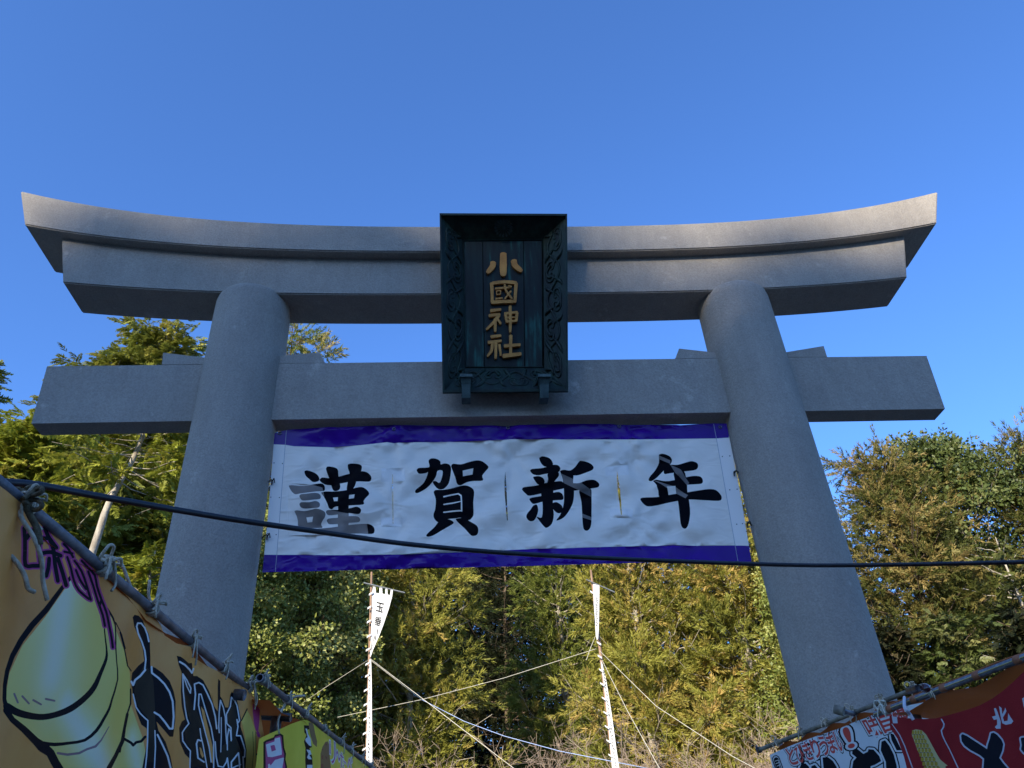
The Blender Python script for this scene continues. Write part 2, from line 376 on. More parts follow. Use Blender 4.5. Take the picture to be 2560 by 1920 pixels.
# ================================================================== SETTING
GROUND = noise_mat('gravel_ground', (.13, .118, .10), (.19, .175, .15), 8, .95, bump=.6, bscale=60, dist=.03)
HILLM = noise_mat('forest_floor', (.03, .03, .015), (.08, .07, .035), .6, .95, bump=.5, bscale=3, dist=.2)
PAVE = noise_mat('approach_path_stone', (.14, .13, .115), (.2, .185, .165), 3, .85, bump=.4, bscale=40, dist=.02)
def grid_mesh(name, xs, ys, fz, m):
    X, Y = np.meshgrid(xs, ys); Z = fz(X, Y); V = np.stack([X, Y, Z], -1).reshape(-1, 3); nx = len(xs)
    i, j = np.meshgrid(np.arange(len(ys)-1), np.arange(nx-1), indexing='ij'); q = (i*nx+j)
    me = mesh_np(name, V, np.stack([q, q+1, q+nx+1, q+nx], -1).reshape(-1, 4), 4, True)
    return tag(link(name, me, None, m), kind='structure')
def hz(X, Y):
    r = np.sin(X*.11)*.6+np.sin(Y*.13+X*.05)*.5
    z = np.clip((Y-40)/40, 0, 1)**1.2*11+np.clip((Y-60)/60, 0, 1)*12
    return z+r*np.clip((np.abs(Y)-26)/30, 0, 1)
grid_mesh('ground', np.concatenate([np.linspace(-900, -80, 8), np.linspace(-70, 70, 36), np.linspace(80, 900, 8)]),
          np.concatenate([np.linspace(-900, -140, 6), np.linspace(-130, 130, 53), np.linspace(140, 900, 8)]), hz, GROUND)
grid_mesh('approach_path', np.linspace(-2.0, 2.0, 3), np.linspace(-20, 24, 12), lambda X, Y: X*0+.004, PAVE)
RIDGE_Y, RIDGE_D = -82.0, 30.0
def hill_back(X, Y):
    return 22.0*np.exp(-((Y+92)/RIDGE_D)**2)*(1+.05*np.sin(X*.09))-2.2
grid_mesh('wooded_hill', np.linspace(-220, 160, 60), np.linspace(-170, -38, 30), hill_back, HILLM)

# ================================================================== TORII
torii = empty('torii_gate', (0, 0, 0), 'great grey stone torii gate with upswept top lintel straddling the approach', 'torii gate')
KL, KZ, KT, KH, KD = 5.3, 7.96, .575, .376, .388
PW = 3.0
def ktop(x): return KZ+KT*np.abs(x/KL)**PW
def kbot(x): return KZ-KH+(KT-.523+KH)*np.abs(x/5.1)**PW
def lintel(name, top, bot, hl_top, hl_bot, hd_top, hd_bot, n=48, ridge=0):
    bm = bmesh.new(); rows = []
    for i in range(n+1):
        t = -1+2*i/n; xt, xb = t*hl_top, t*hl_bot
        zt, zb = float(top(xt)), float(bot(xb))
        ring = [(xb, -hd_bot, zb), (xb, hd_bot, zb), (xt, hd_top, zt), (xt, 0, zt+ridge), (xt, -hd_top, zt)]
        rows.append([bm.verts.new(p) for p in ring])
    for a, b in zip(rows[:-1], rows[1:]):
        for k in range(5): bm.faces.new((a[k], a[(k+1) % 5], b[(k+1) % 5], b[k]))
    bm.faces.new(rows[0]); bm.faces.new(rows[-1][::-1])
    bmesh.ops.recalc_face_normals(bm, faces=bm.faces)
    es = [e for e in bm.edges if len(e.link_faces) == 2 and e.calc_face_angle(0) > .6]
    bmesh.ops.bevel(bm, geom=es, offset=.012, segments=2, affect='EDGES')
    return bm_obj(name, bm, STONE, torii)
lintel('top_lintel', ktop, kbot, KL, 5.1, KD, KD-.01, ridge=.12)
SZB, SRT = 7.657-.572, .29-.09
lintel('under_lintel', lambda x: kbot(x)+.03, lambda x: SZB+(SRT)*np.abs(x/4.555)**PW, 4.75, 4.555, .258, .252)
bm = bmesh.new(); NT, NB = 6.303, 5.637
hexa(bm, [(-4.45, -.107, NB), (4.45, -.107, NB), (4.45, .107, NB), (-4.45, .107, NB), (-4.497, -.107, NT), (4.497, -.107, NT), (4.497, .107, NT), (-4.497, .107, NT)])
bm_obj('tie_beam', bm, STONE, torii, .012)
# wedges driven beside the pillars, on top of the tie beam
def wedge(p_out_top, p_out_bot, p_in_top):
    a, b, c = aty(*p_out_top, -.1), aty(*p_out_bot, -.1), aty(*p_in_top, -.1)
    sg = 1 if c[0] > a[0] else -1; xi = c[0]+sg*.12; zi = c[2]-(a[2]-c[2])/abs(c[0]-a[0])*.12
    bm = bmesh.new(); z0 = NT+.010
    hexa(bm, [(b[0], -.1, z0), (xi, -.1, z0), (xi, .1, z0), (b[0], .1, z0), (a[0], -.1, a[2]), (xi, -.1, zi), (xi, .1, zi), (a[0], .1, a[2])])
    bm_obj('wedge', bm, STONE, torii, .008)
wedge((408, 881.6), (404, 914), (512.6, 894)); wedge((800, 881), (811, 914), (703, 889))
wedge((1697.7, 871.4), (1690, 905.8), (1795, 882)); wedge((2059, 865), (2070, 898), (1967.6, 880))
for s, xt, sl in ((-1, -2.625, .016), (1, 2.611, .009)):
    bm = bmesh.new(); prev = None; prof = [(0, .40), (1.5, .392), (3.5, .388), (5.5, .387), (7.0, .386), (7.09, .384), (7.135, .375), (7.165, .355), (7.178, .32), (7.18, 0.02)]
    for z, r in prof:
        cx = xt+sl*(7.1-z); ring = [bm.verts.new((cx+r*math.cos(a), r*math.sin(a), z)) for a in np.arange(72)*2*math.pi/72]
        if prev:
            for i in range(72): bm.faces.new((prev[i], prev[(i+1) % 72], ring[(i+1) % 72], ring[i]))
        prev = ring
    bm.faces.new(prev)
    bm_obj('pillar', bm, STONE, torii, smooth=True)
    bm = bmesh.new(); cx = xt+sl*7.1; n = 48; pv = None
    for z, r in ((0, .55), (.26, .55), (.32, .52), (.34, .41)):
        ring = [bm.verts.new((cx+r*math.cos(a), r*math.sin(a), z)) for a in np.arange(n)*2*math.pi/n]
        if pv:
            for i in range(n): bm.faces.new((pv[i], pv[(i+1) % n], ring[(i+1) % n], ring[i]))
        pv = ring
    bm_obj('pillar_base', bm, STONE, torii, smooth=False)

# ================================================================== NAME PLAQUE
pl = empty('name_plaque', (.03, -.3, 5.79), 'dark green bronze plaque with gold characters hanging at the centre of the torii', 'plaque')
RB, RT = np.array([-.590, -.30, 5.793]), np.array([-.621, -.70, 7.836])
RBr, RTr = np.array([.624, -.30, 5.786]), np.array([.749, -.70, 7.825])
up_p = (RT-RB+RTr-RBr); up_p /= np.linalg.norm(up_p); nrm = np.cross(up_p, np.array([1., 0, 0])); nrm /= np.linalg.norm(nrm)
if nrm[1] > 0: nrm = -nrm          # faces the camera side
DEP = .21
def onplane(px, py, back):
    d = ray(px, py); O = RB-nrm*back; t = ((O-CAM)@nrm)/(d@nrm); return CAM+t*d
ITL, ITR, IBL, IBR = onplane(1158.8, 601.9, DEP), onplane(1356, 600, DEP), onplane(1165, 918.5, DEP), onplane(1357.8, 918.5, DEP)
bk = nrm*DEP
def board(o1, o2, i1, i2):
    """one frame board: outer rim edge o1-o2, inner edge i1-i2 on the panel, thick behind"""
    bm = bmesh.new(); t = .035; ob = -nrm*(DEP+.05)
    cen = (RB+RTr)/2; lip = .03
    def inn(p, q): d = (cen-p); d -= nrm*(d@nrm); return p+d/np.linalg.norm(d)*lip
    a, b = inn(o1, o2), inn(o2, o1)
    q1, q2 = o1-nrm*.035, o2-nrm*.035; j1, j2 = i1+(o1+ob-i1)*.12-nrm*.05, i2+(o2+ob-i2)*.12-nrm*.05
    v = [bm.verts.new(p) for p in (o1, o2, b, a, b-nrm*.025, a-nrm*.025, i2, i1, q1, q2, j2, j1)]
    for f in ((0, 1, 2, 3), (3, 2, 4, 5), (5, 4, 6, 7), (0, 8, 9, 1), (8, 11, 10, 9), (7, 6, 10, 11), (0, 3, 5, 7, 11, 8), (1, 9, 10, 6, 4, 2)):
        bm.faces.new([v[k] for k in f])
    return bm_obj('frame_board', bm, BRONZE, pl)
board(RT, RTr, ITL, ITR); board(RTr, RBr, ITR, IBR); board(RBr, RB, IBR, IBL); board(RB, RT, IBL, ITL)
bm = bmesh.new(); ex = .01
hexa(bm, [ITL, ITR, IBR, IBL, ITL-nrm*.05, ITR-nrm*.05, IBR-nrm*.05, IBL-nrm*.05])
panel = bm_obj('panel', bm, BRONZE2, pl)
# raised bead round the panel and faint board joints
T = Tubes()
for a, b in ((ITL, ITR), (ITR, IBR), (IBR, IBL), (IBL, ITL)): T.add([a+nrm*.004, b+nrm*.004], .009, 5)
for u in (.24, .76):
    T.add([ITL*(1-u)+ITR*u+nrm*.001, IBL*(1-u)+IBR*u+nrm*.001], .004, 4)
T.obj('bead', BRONZE, pl)
def plq(pts): return conv(pts, 1060, 500, .3135)
def extruded(name, loops, back0, thick, m):
    """strokes given in photo pixels raised off the panel"""
    bm = bmesh.new()
    for l in loops:
        f = [onplane(x, y, back0-thick) for x, y in l]; g = [p-nrm*thick*1.2 for p in f]
        a = [bm.verts.new(p) for p in f]; b = [bm.verts.new(p) for p in g]; k = len(l)
        bm.faces.new(a)
        for i in range(k): bm.faces.new((a[i], b[i], b[(i+1) % k], a[(i+1) % k]))
    return bm_obj(name, bm, m, pl)
def outline(pts, w):
    """single closed outline of a brush stroke"""
    P = smooth_path(pts, 4) if len(pts) > 2 else np.array(pts, float)
    w = np.interp(np.linspace(0, 1, len(P)), np.linspace(0, 1, len(np.atleast_1d(w))), np.atleast_1d(w))/2
    T_ = np.gradient(P, axis=0); T_ /= np.linalg.norm(T_, axis=1)[:, None]; n = np.stack([-T_[:, 1], T_[:, 0]], 1)
    a = P+n*w[:, None]; b = P-n*w[:, None]; c = T_[-1]*w[-1]*.35; d = T_[0]*w[0]*.35
    return [*(a[:-1]), a[-1]-n[-1]*w[-1]*.2, P[-1]+c+n[-1]*w[-1]*.4, P[-1]+c-n[-1]*w[-1]*.4, b[-1]+n[-1]*w[-1]*.2, *(b[:-1][::-1]), P[0]-d-n[0]*w[0]*.4, P[0]-d+n[0]*w[0]*.4]
CH = [
 [([(633, 425), (632, 520), (633, 598)], [50, 58, 50]), ([(552, 495), (545, 530), (505, 578)], [46, 44, 34]), ([(716, 480), (728, 522), (778, 565)], [46, 44, 34])],
 [([(548, 662), (640, 652), (735, 658)], [26, 24, 28]), ([(540, 660), (543, 740), (545, 822)], [30, 24, 26]), ([(735, 662), (730, 740), (725, 815)], [28, 24, 26]), ([(548, 815), (640, 808), (722, 808)], 26),
  ([(568, 705), (630, 700), (694, 694)], 15), ([(580, 724), (610, 722)], 9), ([(579, 724), (580, 752)], 9), ([(611, 722), (610, 750)], 9), ([(580, 752), (612, 749)], 9),
  ([(572, 787), (626, 780)], 14), ([(643, 672), (655, 722), (702, 785)], [16, 16, 18]), ([(694, 724), (645, 786)], 14), ([(676, 682), (697, 690)], 13)],
 [([(532, 882), (612, 872)], 25), ([(520, 922), (605, 910)], 25), ([(600, 912), (560, 970), (498, 1030)], [25, 25, 16]), ([(568, 945), (568, 1045)], 25), ([(584, 945), (612, 985)], 22),
  ([(643, 905), (745, 893)], 22), ([(650, 905), (660, 970)], 22), ([(742, 898), (736, 965)], 24), ([(655, 938), (740, 932)], 12), ([(655, 968), (738, 963)], 20), ([(687, 845), (689, 950), (688, 1052)], [22, 24, 20])],
 [([(535, 1090), (612, 1080)], 25), ([(512, 1135), (616, 1122)], 25), ([(546, 1140), (538, 1200), (505, 1245)], [24, 24, 16]), ([(574, 1140), (571, 1262)], 25), ([(601, 1150), (612, 1238)], 20),
  ([(642, 1163), (766, 1153)], 27), ([(692, 1078), (691, 1228)], 27), ([(632, 1243), (772, 1226)], 33)]]
for ch in CH:
    loops = []
    for k, (p, w) in enumerate(ch):
        loops.append(plq(outline(p, w)))
    # tiny height differences keep overlapping strokes from sharing a plane
    bm = bmesh.new()
    for k, l in enumerate(loops):
        th = .028+.0009*k; f = [onplane(x, y, DEP-th) for x, y in l]
        a = [bm.verts.new(p) for p in f]; b = [bm.verts.new(p-nrm*(th+.004)) for p in f]; n = len(l)
        bm.faces.new(a)
        for i in range(n): bm.faces.new((a[i], b[i], b[(i+1) % n], a[(i+1) % n]))
    bm_obj('character', bm, GOLD, pl)
# chrysanthemum crest on the sloping top board
tc_ = (RT+RTr)/2*.5+(ITL+ITR)/2*.5; ux = np.array([1., 0, 0]); uy = ((RT+RTr)/2-(ITL+ITR)/2); uy /= np.linalg.norm(uy); un = np.cross(ux, uy)
if un[2] > 0: un = -un
tc_ = tc_+un*.034; bm = bmesh.new()
for k in range(16):
    a = k*math.pi/8; pts = []
    for da, rr in ((0, .02), (-.14, .065), (-.16, .09), (-.08, .102), (.08, .102), (.16, .09), (.14, .065)):
        q = tc_+rr*(math.cos(a+da)*ux*1.0+math.sin(a+da)*uy)+un*(.006 if abs(da) < .1 else 0); pts.append(bm.verts.new(q))
    bm.faces.new(pts)
c = [bm.verts.new(tc_+.02*(math.cos(a)*ux+math.sin(a)*uy)+un*.016) for a in np.arange(12)*math.pi/6]; bm.faces.new(c)
bm_obj('crest', bm, noise_mat('worn_crest_bronze', (.010, .022, .02), (.02, .04, .034), 20, .5, metal=.3), pl)
# arabesque relief on the side and bottom boards
def bez_board(o1, o2, i1, i2, lip=.13):
    def f(u, v):  # u along, v 0 at rim .. 1 at panel
        a = o1*(1-u)+o2*u-nrm*.025; b = i1*(1-u)+i2*u; v = lip+v*(1-lip*1.4); return a*(1-v)+b*v
    n = np.cross(o2-o1, i1-o1); n /= np.linalg.norm(n)
    if n@(CAM-(o1+i2)/2) < 0: n = -n
    return f, n
def scrolls(o1, o2, i1, i2, cells, mirror=False):
    f, n = bez_board(o1, o2, i1, i2); T = Tubes()
    wave = [f(.02+.96*t, .5+.30*math.sin(t*math.pi*cells)) + n*.006 for t in np.linspace(0, 1, cells*14)]
    T.add(wave, .013, 5)
    for c in range(cells):
        for half in (0, 1):
            u0 = (c+.5)/cells+.14/cells*(1 if half else -1); sgn = (1 if c % 2 == 0 else -1)
            v0 = .5-.12*sgn; pts = []; wd = []
            for t in np.linspace(0, 1, 22):
                ang = (t*2.1*math.pi)*(1 if half else -1)+(math.pi if half else 0); rr = (1-t*.86)
                pts.append(f(min(.99, max(.01, u0+rr*.36/cells*math.cos(ang))), min(.98, max(.02, v0+rr*.30*math.sin(ang)*sgn)))+n*.006); wd.append(.006+.009*(1-t))
            T.add(pts, wd, 5)
            lf = []; 
            for t in np.linspace(0, 1, 7): lf.append(f(min(.99, max(.01, u0+(.1+.34*t)/cells*(1 if half else -1))), min(.96, max(.04, .5+.42*sgn*math.sin(t*1.6))))+n*.006)
            T.add(lf, [.006, .015, .021, .022, .017, .011, .004], 5)
    T.obj('scroll_relief', BRONZE, pl)
scrolls(RT, RB, ITL, IBL, 5); scrolls(RTr, RBr, ITR, IBR, 5); scrolls(RB, RBr, IBL, IBR, 4)
# the two brackets that carry the plaque's lower edge
for xa, xb in ((285, 385), (910, 1012)):
    cxp = (xa+xb)/2; bm = bmesh.new()
    def P(x, y, off): q = plq([(x, y)])[0]; return onplane(q[0], q[1], -off)
    for y0, y1, wa, wb, d0, d1 in ((1386, 1408, 50, 50, .10, .10), (1409, 1470, 45, 36, .08, .06), (1470, 1552, 36, 33, .07, .06), (1552, 1578, 37, 35, .075, .07)):
        a = [P(cxp-wa, y0, d0), P(cxp+wa, y0, d0), P(cxp+wb, y1, d1), P(cxp-wb, y1, d1)]
        b = [p-nrm*(.16) for p in a]; hexa(bm, a+b)
    bm_obj('bracket', bm, BRACKET, pl, .004)

# ================================================================== NEW YEAR BANNER
def folds(seed, amp, comps):
    r = random.Random(seed); C = [(r.uniform(*a), r.uniform(*b), r.uniform(0, 6.28), r.uniform(.4, 1)*amp) for a, b in comps]
    def f(s, z):
        d = 0*s
        for kx, kz, ph, am in C: d = d+am*np.sin(kx*s+kz*z+ph+.6*np.sin(.7*kx*s-ph))
        return d
    return f
fb = folds(5, .007, [((2, 5), (3, 8)), ((-6, -3), (5, 9)), ((8, 14), (6, 14)), ((-12, -7), (9, 16)), ((1, 2), (14, 22)), ((15, 22), (-18, 8)), ((-20, -12), (18, 28))])
fb2 = folds(9, .0022, [((25, 40), (20, 40)), ((-40, -22), (25, 50)), ((30, 50), (-40, -10)), ((-30, 10), (40, 70))])
def tension(s, z):
    """creases running from the eyelets along the upper edge and from the slits"""
    d = 0*s
    for cx, cz, ang, k, am in ((1.14, 5.56, 0, 9, .007), (2.25, 5.56, 1, 8, .006), (3.4, 5.56, 2, 9, .008), (1.15, 4.75, .5, 7, .005), (2.28, 5.2, 1.5, 7, .006), (3.38, 5.25, .8, 8, .007), (3.4, 4.5, .2, 8, .006), (4.35, 5.5, 2, 9, .006), (0.1, 5.5, 0, 9, .005)):
        dx, dz = s-cx, (z-cz); r = np.sqrt(dx*dx+dz*dz)+.03; th = np.arctan2(dz, dx)
        d = d+2.0*am*np.sin(k*th+ang*3)*np.exp(-r/.42)*np.minimum(1, r/.15)
    return d
def edge_mask(s): return np.clip((s-.18)/.25, 0, 1)*np.clip((4.33-s-.16)/.25, 0, 1)
bplane = Plane((-2.205, 0, 0), (2.22, 0, 0), lambda s, z: (fb(s, z)+fb2(s, z)+tension(s, z))*edge_mask(s))
R2 = lambda pts: conv(pts, 600, 1040, .2984)
R3 = lambda pts: conv(pts, 1220, 1040, .31646)
kin = [[(540, 462), (560, 455), (600, 465), (640, 485), (663, 515), (662, 540), (635, 553), (605, 550), (580, 528), (550, 500)],
 [(410, 582), (440, 580), (500, 585), (560, 582), (620, 572), (680, 565), (705, 580), (712, 610), (700, 628), (640, 632), (560, 642), (500, 650), (465, 656), (440, 640), (420, 612)],
 [(497, 670), (510, 655), (560, 650), (620, 643), (660, 650), (676, 672), (668, 695), (620, 700), (550, 708), (515, 703)],
 [(498, 735), (515, 722), (580, 722), (630, 712), (660, 722), (670, 745), (655, 768), (600, 772), (545, 776), (510, 765)],
 [(456, 795), (480, 790), (540, 797), (600, 785), (640, 775), (690, 790), (715, 812), (712, 845), (690, 880), (680, 910), (690, 935), (640, 938), (500, 932), (485, 880), (475, 840)],
 [(665, 535), (690, 515), (760, 522), (820, 510), (910, 485), (1000, 463), (1060, 470), (1095, 500), (1100, 530), (1080, 550), (1000, 548), (900, 555), (760, 580), (700, 568)],
 [(720, 440), (735, 423), (790, 430), (820, 450), (825, 500), (840, 590), (825, 622), (790, 628), (770, 600), (750, 530), (735, 490)],
 [(905, 405), (930, 398), (990, 402), (1020, 420), (1015, 460), (985, 520), (960, 590), (930, 625), (895, 620), (905, 540), (918, 480), (905, 440)],
 [(680, 640), (720, 632), (800, 632), (900, 620), (1000, 595), (1050, 608), (1083, 650), (1050, 690), (1035, 715), (1030, 742), (900, 750), (800, 760), (770, 782), (745, 770), (730, 730), (705, 680)],
 [(822, 640), (865, 636), (911, 630), (910, 780), (908, 920), (865, 923), (820, 925), (822, 780)],
 [(720, 800), (740, 788), (850, 785), (930, 770), (980, 760), (1012, 780), (1010, 808), (985, 822), (900, 812), (820, 825), (750, 832), (728, 822)],
 [(728, 870), (750, 858), (850, 850), (920, 838), (985, 842), (1006, 865), (995, 888), (920, 895), (820, 905), (755, 908), (735, 895)],
 [(640, 945), (760, 935), (900, 915), (1000, 905), (1080, 905), (1120, 930), (1127, 965), (1105, 988), (1000, 985), (880, 985), (700, 975)]]
kin_h = [[(556, 850), (612, 843), (605, 888), (565, 893)], [(780, 684), (820, 680), (818, 712), (788, 715)], [(915, 662), (960, 656), (955, 688), (912, 694)]]
ga = [[(1480, 450), (1500, 435), (1570, 432), (1588, 420), (1580, 375), (1605, 355), (1650, 360), (1678, 380), (1682, 405), (1710, 398), (1745, 402), (1768, 430), (1765, 490), (1750, 560), (1725, 595), (1700, 613), (1660, 612), (1625, 575), (1615, 550), (1640, 545), (1670, 560), (1690, 520), (1697, 460), (1655, 460), (1640, 510), (1590, 580), (1540, 620), (1490, 645), (1468, 640), (1475, 615), (1530, 570), (1560, 520), (1575, 470), (1560, 478), (1510, 485), (1490, 475)],
 [(1768, 420), (1785, 400), (1850, 405), (1920, 385), (1980, 372), (2030, 380), (2082, 425), (2060, 460), (2030, 500), (2035, 540), (1960, 545), (1900, 555), (1850, 580), (1820, 570), (1805, 520), (1790, 480)],
 [(1622, 635), (1640, 620), (1700, 618), (1760, 610), (1850, 585), (1900, 583), (1945, 605), (1962, 640), (1955, 720), (1957, 820), (1945, 850), (1920, 872), (1870, 868), (1850, 852), (1800, 858), (1740, 865), (1690, 892), (1655, 888), (1625, 855), (1622, 820), (1635, 780), (1640, 700)],
 [(1690, 885), (1740, 865), (1780, 880), (1788, 900), (1740, 930), (1680, 965), (1620, 1000), (1575, 1012), (1560, 1000), (1580, 975), (1630, 930), (1665, 885)],
 [(1810, 860), (1870, 855), (1930, 885), (1985, 920), (1997, 960), (1985, 995), (1950, 1005), (1925, 990), (1880, 940), (1825, 890)]]
ga_h = [[(1866, 458), (1955, 438), (1948, 490), (1868, 505)]]
ga_w = stroke([(1708, 676), (1770, 662), (1830, 651), (1852, 668), (1856, 720), (1857, 796)], [12, 12, 11, 12, 12, 12])+stroke([(1708, 806), (1780, 798), (1857, 793)], 12)+stroke([(1708, 741), (1790, 728), (1850, 715)], [11, 11, 6])
shin = [[(405, 330), (430, 318), (480, 330), (508, 360), (512, 395), (480, 405), (440, 395), (415, 365)],
 [(332, 430), (350, 418), (420, 412), (470, 400), (520, 385), (555, 390), (572, 415), (560, 440), (530, 445), (450, 458), (400, 468), (355, 460)],
 [(357, 480), (400, 475), (435, 490), (448, 520), (430, 545), (395, 540), (370, 510)],
 [(470, 460), (500, 430), (550, 440), (560, 470), (530, 510), (500, 550), (465, 545), (475, 500)],
 [(268, 580), (285, 562), (380, 550), (450, 530), (520, 520), (580, 515), (600, 540), (600, 570), (540, 585), (430, 610), (330, 630), (300, 615)],
 [(327, 655), (345, 645), (430, 630), (500, 610), (560, 600), (592, 625), (592, 660), (540, 665), (440, 675), (365, 695), (340, 680)],
 [(420, 560), (510, 545), (512, 700), (520, 780), (505, 850), (465, 883), (440, 870), (400, 820), (385, 795), (425, 800), (432, 700)],
 [(360, 705), (385, 700), (397, 740), (385, 790), (360, 828), (325, 828), (303, 800), (310, 770), (335, 740)],
 [(505, 690), (540, 680), (580, 705), (590, 735), (575, 765), (545, 765), (515, 735)],
 [(715, 365), (735, 353), (800, 370), (833, 400), (825, 425), (780, 445), (700, 470), (620, 460), (580, 450), (570, 435), (600, 425), (650, 430), (690, 400)],
 [(572, 440), (600, 430), (670, 455), (672, 520), (680, 600), (672, 680), (640, 750), (600, 800), (560, 822), (540, 822), (570, 780), (597, 700), (600, 600), (590, 500)],
 [(660, 530), (720, 530), (780, 508), (840, 505), (878, 535), (870, 562), (820, 572), (760, 578), (680, 590), (662, 580)],
 [(722, 575), (808, 570), (818, 640), (818, 760), (815, 860), (795, 900), (770, 905), (752, 880), (745, 800), (738, 680)]]
nen = [[(1350, 305), (1380, 298), (1430, 315), (1453, 345), (1445, 375), (1420, 400), (1380, 440), (1330, 490), (1290, 515), (1268, 505), (1285, 470), (1320, 430), (1350, 370)],
 [(1400, 395), (1440, 385), (1500, 385), (1570, 365), (1610, 357), (1650, 370), (1660, 400), (1640, 425), (1580, 435), (1520, 440), (1440, 452), (1390, 455)],
 [(1305, 512), (1330, 503), (1400, 515), (1480, 505), (1560, 485), (1630, 473), (1680, 480), (1698, 510), (1685, 535), (1620, 540), (1540, 545), (1450, 555), (1350, 555), (1320, 530)],
 [(1335, 540), (1405, 545), (1425, 620), (1420, 640), (1355, 640), (1345, 590)],
 [(1203, 660), (1220, 645), (1340, 640), (1450, 620), (1560, 605), (1650, 590), (1740, 578), (1800, 585), (1840, 625), (1845, 655), (1820, 670), (1700, 665), (1580, 660), (1450, 680), (1340, 705), (1270, 715), (1235, 700)],
 [(1470, 440), (1545, 430), (1570, 520), (1575, 600), (1590, 680), (1597, 770), (1585, 850), (1565, 887), (1540, 885), (1522, 850), (1512, 760), (1502, 680), (1485, 600), (1478, 520)]]
bound = [(686.5, 1083), (719, 1074), (760, 1072), (850, 1068), (985, 1062), (1100, 1064), (1268, 1066), (1400, 1060), (1547, 1062), (1700, 1063), (1786, 1058), (1816.5, 1059)] + \
        [(1850, 1228), (1879, 1404), (1780, 1403), (1600, 1407), (1482, 1410), (1320, 1415), (1150, 1419), (900, 1425), (690, 1430), (656, 1431), (668, 1310)]
bot_band = [(659.6, 1387), (690, 1387), (850, 1388), (1000, 1386), (1220, 1378), (1400, 1371), (1560, 1366), (1740, 1364.5), (1875, 1364.5), (1900, 1420), (640, 1450)]
top_band = [(684, 1110.7), (712, 1112), (735, 1115.5), (830, 1118.5), (900, 1113), (985, 1108), (1120, 1105), (1260, 1099.5), (1400, 1098.5), (1600, 1098.5), (1790, 1096), (1821.5, 1094), (1830, 1040), (670, 1040)]
def seg_band(poly): return poly
lay = [(1, [top_band], 'u'), (1, [bot_band], 'u')]
lay.append((4, [[(683.5, 1111.2), (713, 1112.6), (692.5, 1386.5), (660, 1386.5)], [(1791, 1096.5), (1821, 1094.5), (1874.5, 1364), (1838, 1364)]], 'u'))
lay.append((5, stroke([(716, 1076), (713, 1112), (692, 1387), (688, 1430)], 1.3)+stroke([(1784, 1060), (1791, 1096), (1838, 1364), (1845, 1404)], 1.3), 'u'))
lay.append((3, [R2([(1180, 440), (1380, 430), (1385, 545), (1180, 550)]), R2([(1180, 850), (1360, 850), (1360, 930), (1180, 930)]), R3([(925, 405), (1110, 385), (1112, 465), (930, 470)]), R3([(962, 730), (1145, 738), (1140, 805), (965, 800)])], 'u'))
for pl_, hl_, cf in ((kin, kin_h, R2), (ga, ga_h, R2), (shin, [], R3), (nen, [], R3)):
    lay.append((2, [rounded(cf(p)) for p in pl_], 'u'))
    if hl_: lay.append((0, [cf(h) for h in hl_], 'u'))
lay.append((0, [R2(q) for q in ga_w], 'u'))
lay.append((6, [R2([(400, 560), (600, 575), (690, 600), (700, 640), (720, 780), (820, 800), (900, 815), (1010, 840), (1060, 880), (1075, 1000), (400, 1000)])], 'clip'))  # painted reflection, kept inside the black strokes
lay.append((6, [R3([(570, 450), (680, 500), (810, 580), (815, 640), (720, 590), (600, 530)]), R3([(1345, 310), (1440, 350), (1440, 378), (1350, 340)]), R3([(1440, 385), (1520, 420), (1590, 530), (1570, 545), (1480, 450)]), R3([(1300, 505), (1480, 560), (1580, 625), (1560, 650), (1400, 560)]), R3([(740, 770), (820, 800), (820, 825), (740, 800)])], 'clip'))  # painted reflection bands on the last two characters
dots = []
for x, y in ((285, 393), (356, 398), (258, 680), (330, 683), (232, 985), (303, 994)): dots += [R2([(x-4, y-4), (x+4, y-4), (x+4, y+4), (x-4, y+4)])]
for x, y in ((1852, 320), (1910, 315), (1910, 583), (1968, 578), (1965, 855), (2010, 850), (2042, 912)): dots += [R3([(x-4, y-4), (x+4, y-4), (x+4, y+4), (x-4, y+4)])]
lay.append((2, dots, 'u'))
cuts = [R2([(1276, 490), (1279, 490), (1283, 700), (1284, 905), (1280, 905), (1278, 700)]),
        R3([(136, 440), (143, 520), (148, 600), (151, 700), (157, 825), (150, 825), (139, 700), (131, 600), (130, 520)]),
        R3([(1018, 425), (1030, 500), (1042, 570), (1050, 660), (1057, 780), (1050, 780), (1038, 680), (1026, 600), (1020, 520)])]
nyb = cloth('new_year_banner', bplane, bound, lay, [V_WHITE, V_PURPLE, V_BLACK, V_TAPE, V_PLAIN, V_SEAM, V_GLARE], .035, cut=cuts)
tag(nyb, 'wide white vinyl banner with purple borders and four black brush characters under the tie beam', 'banner')
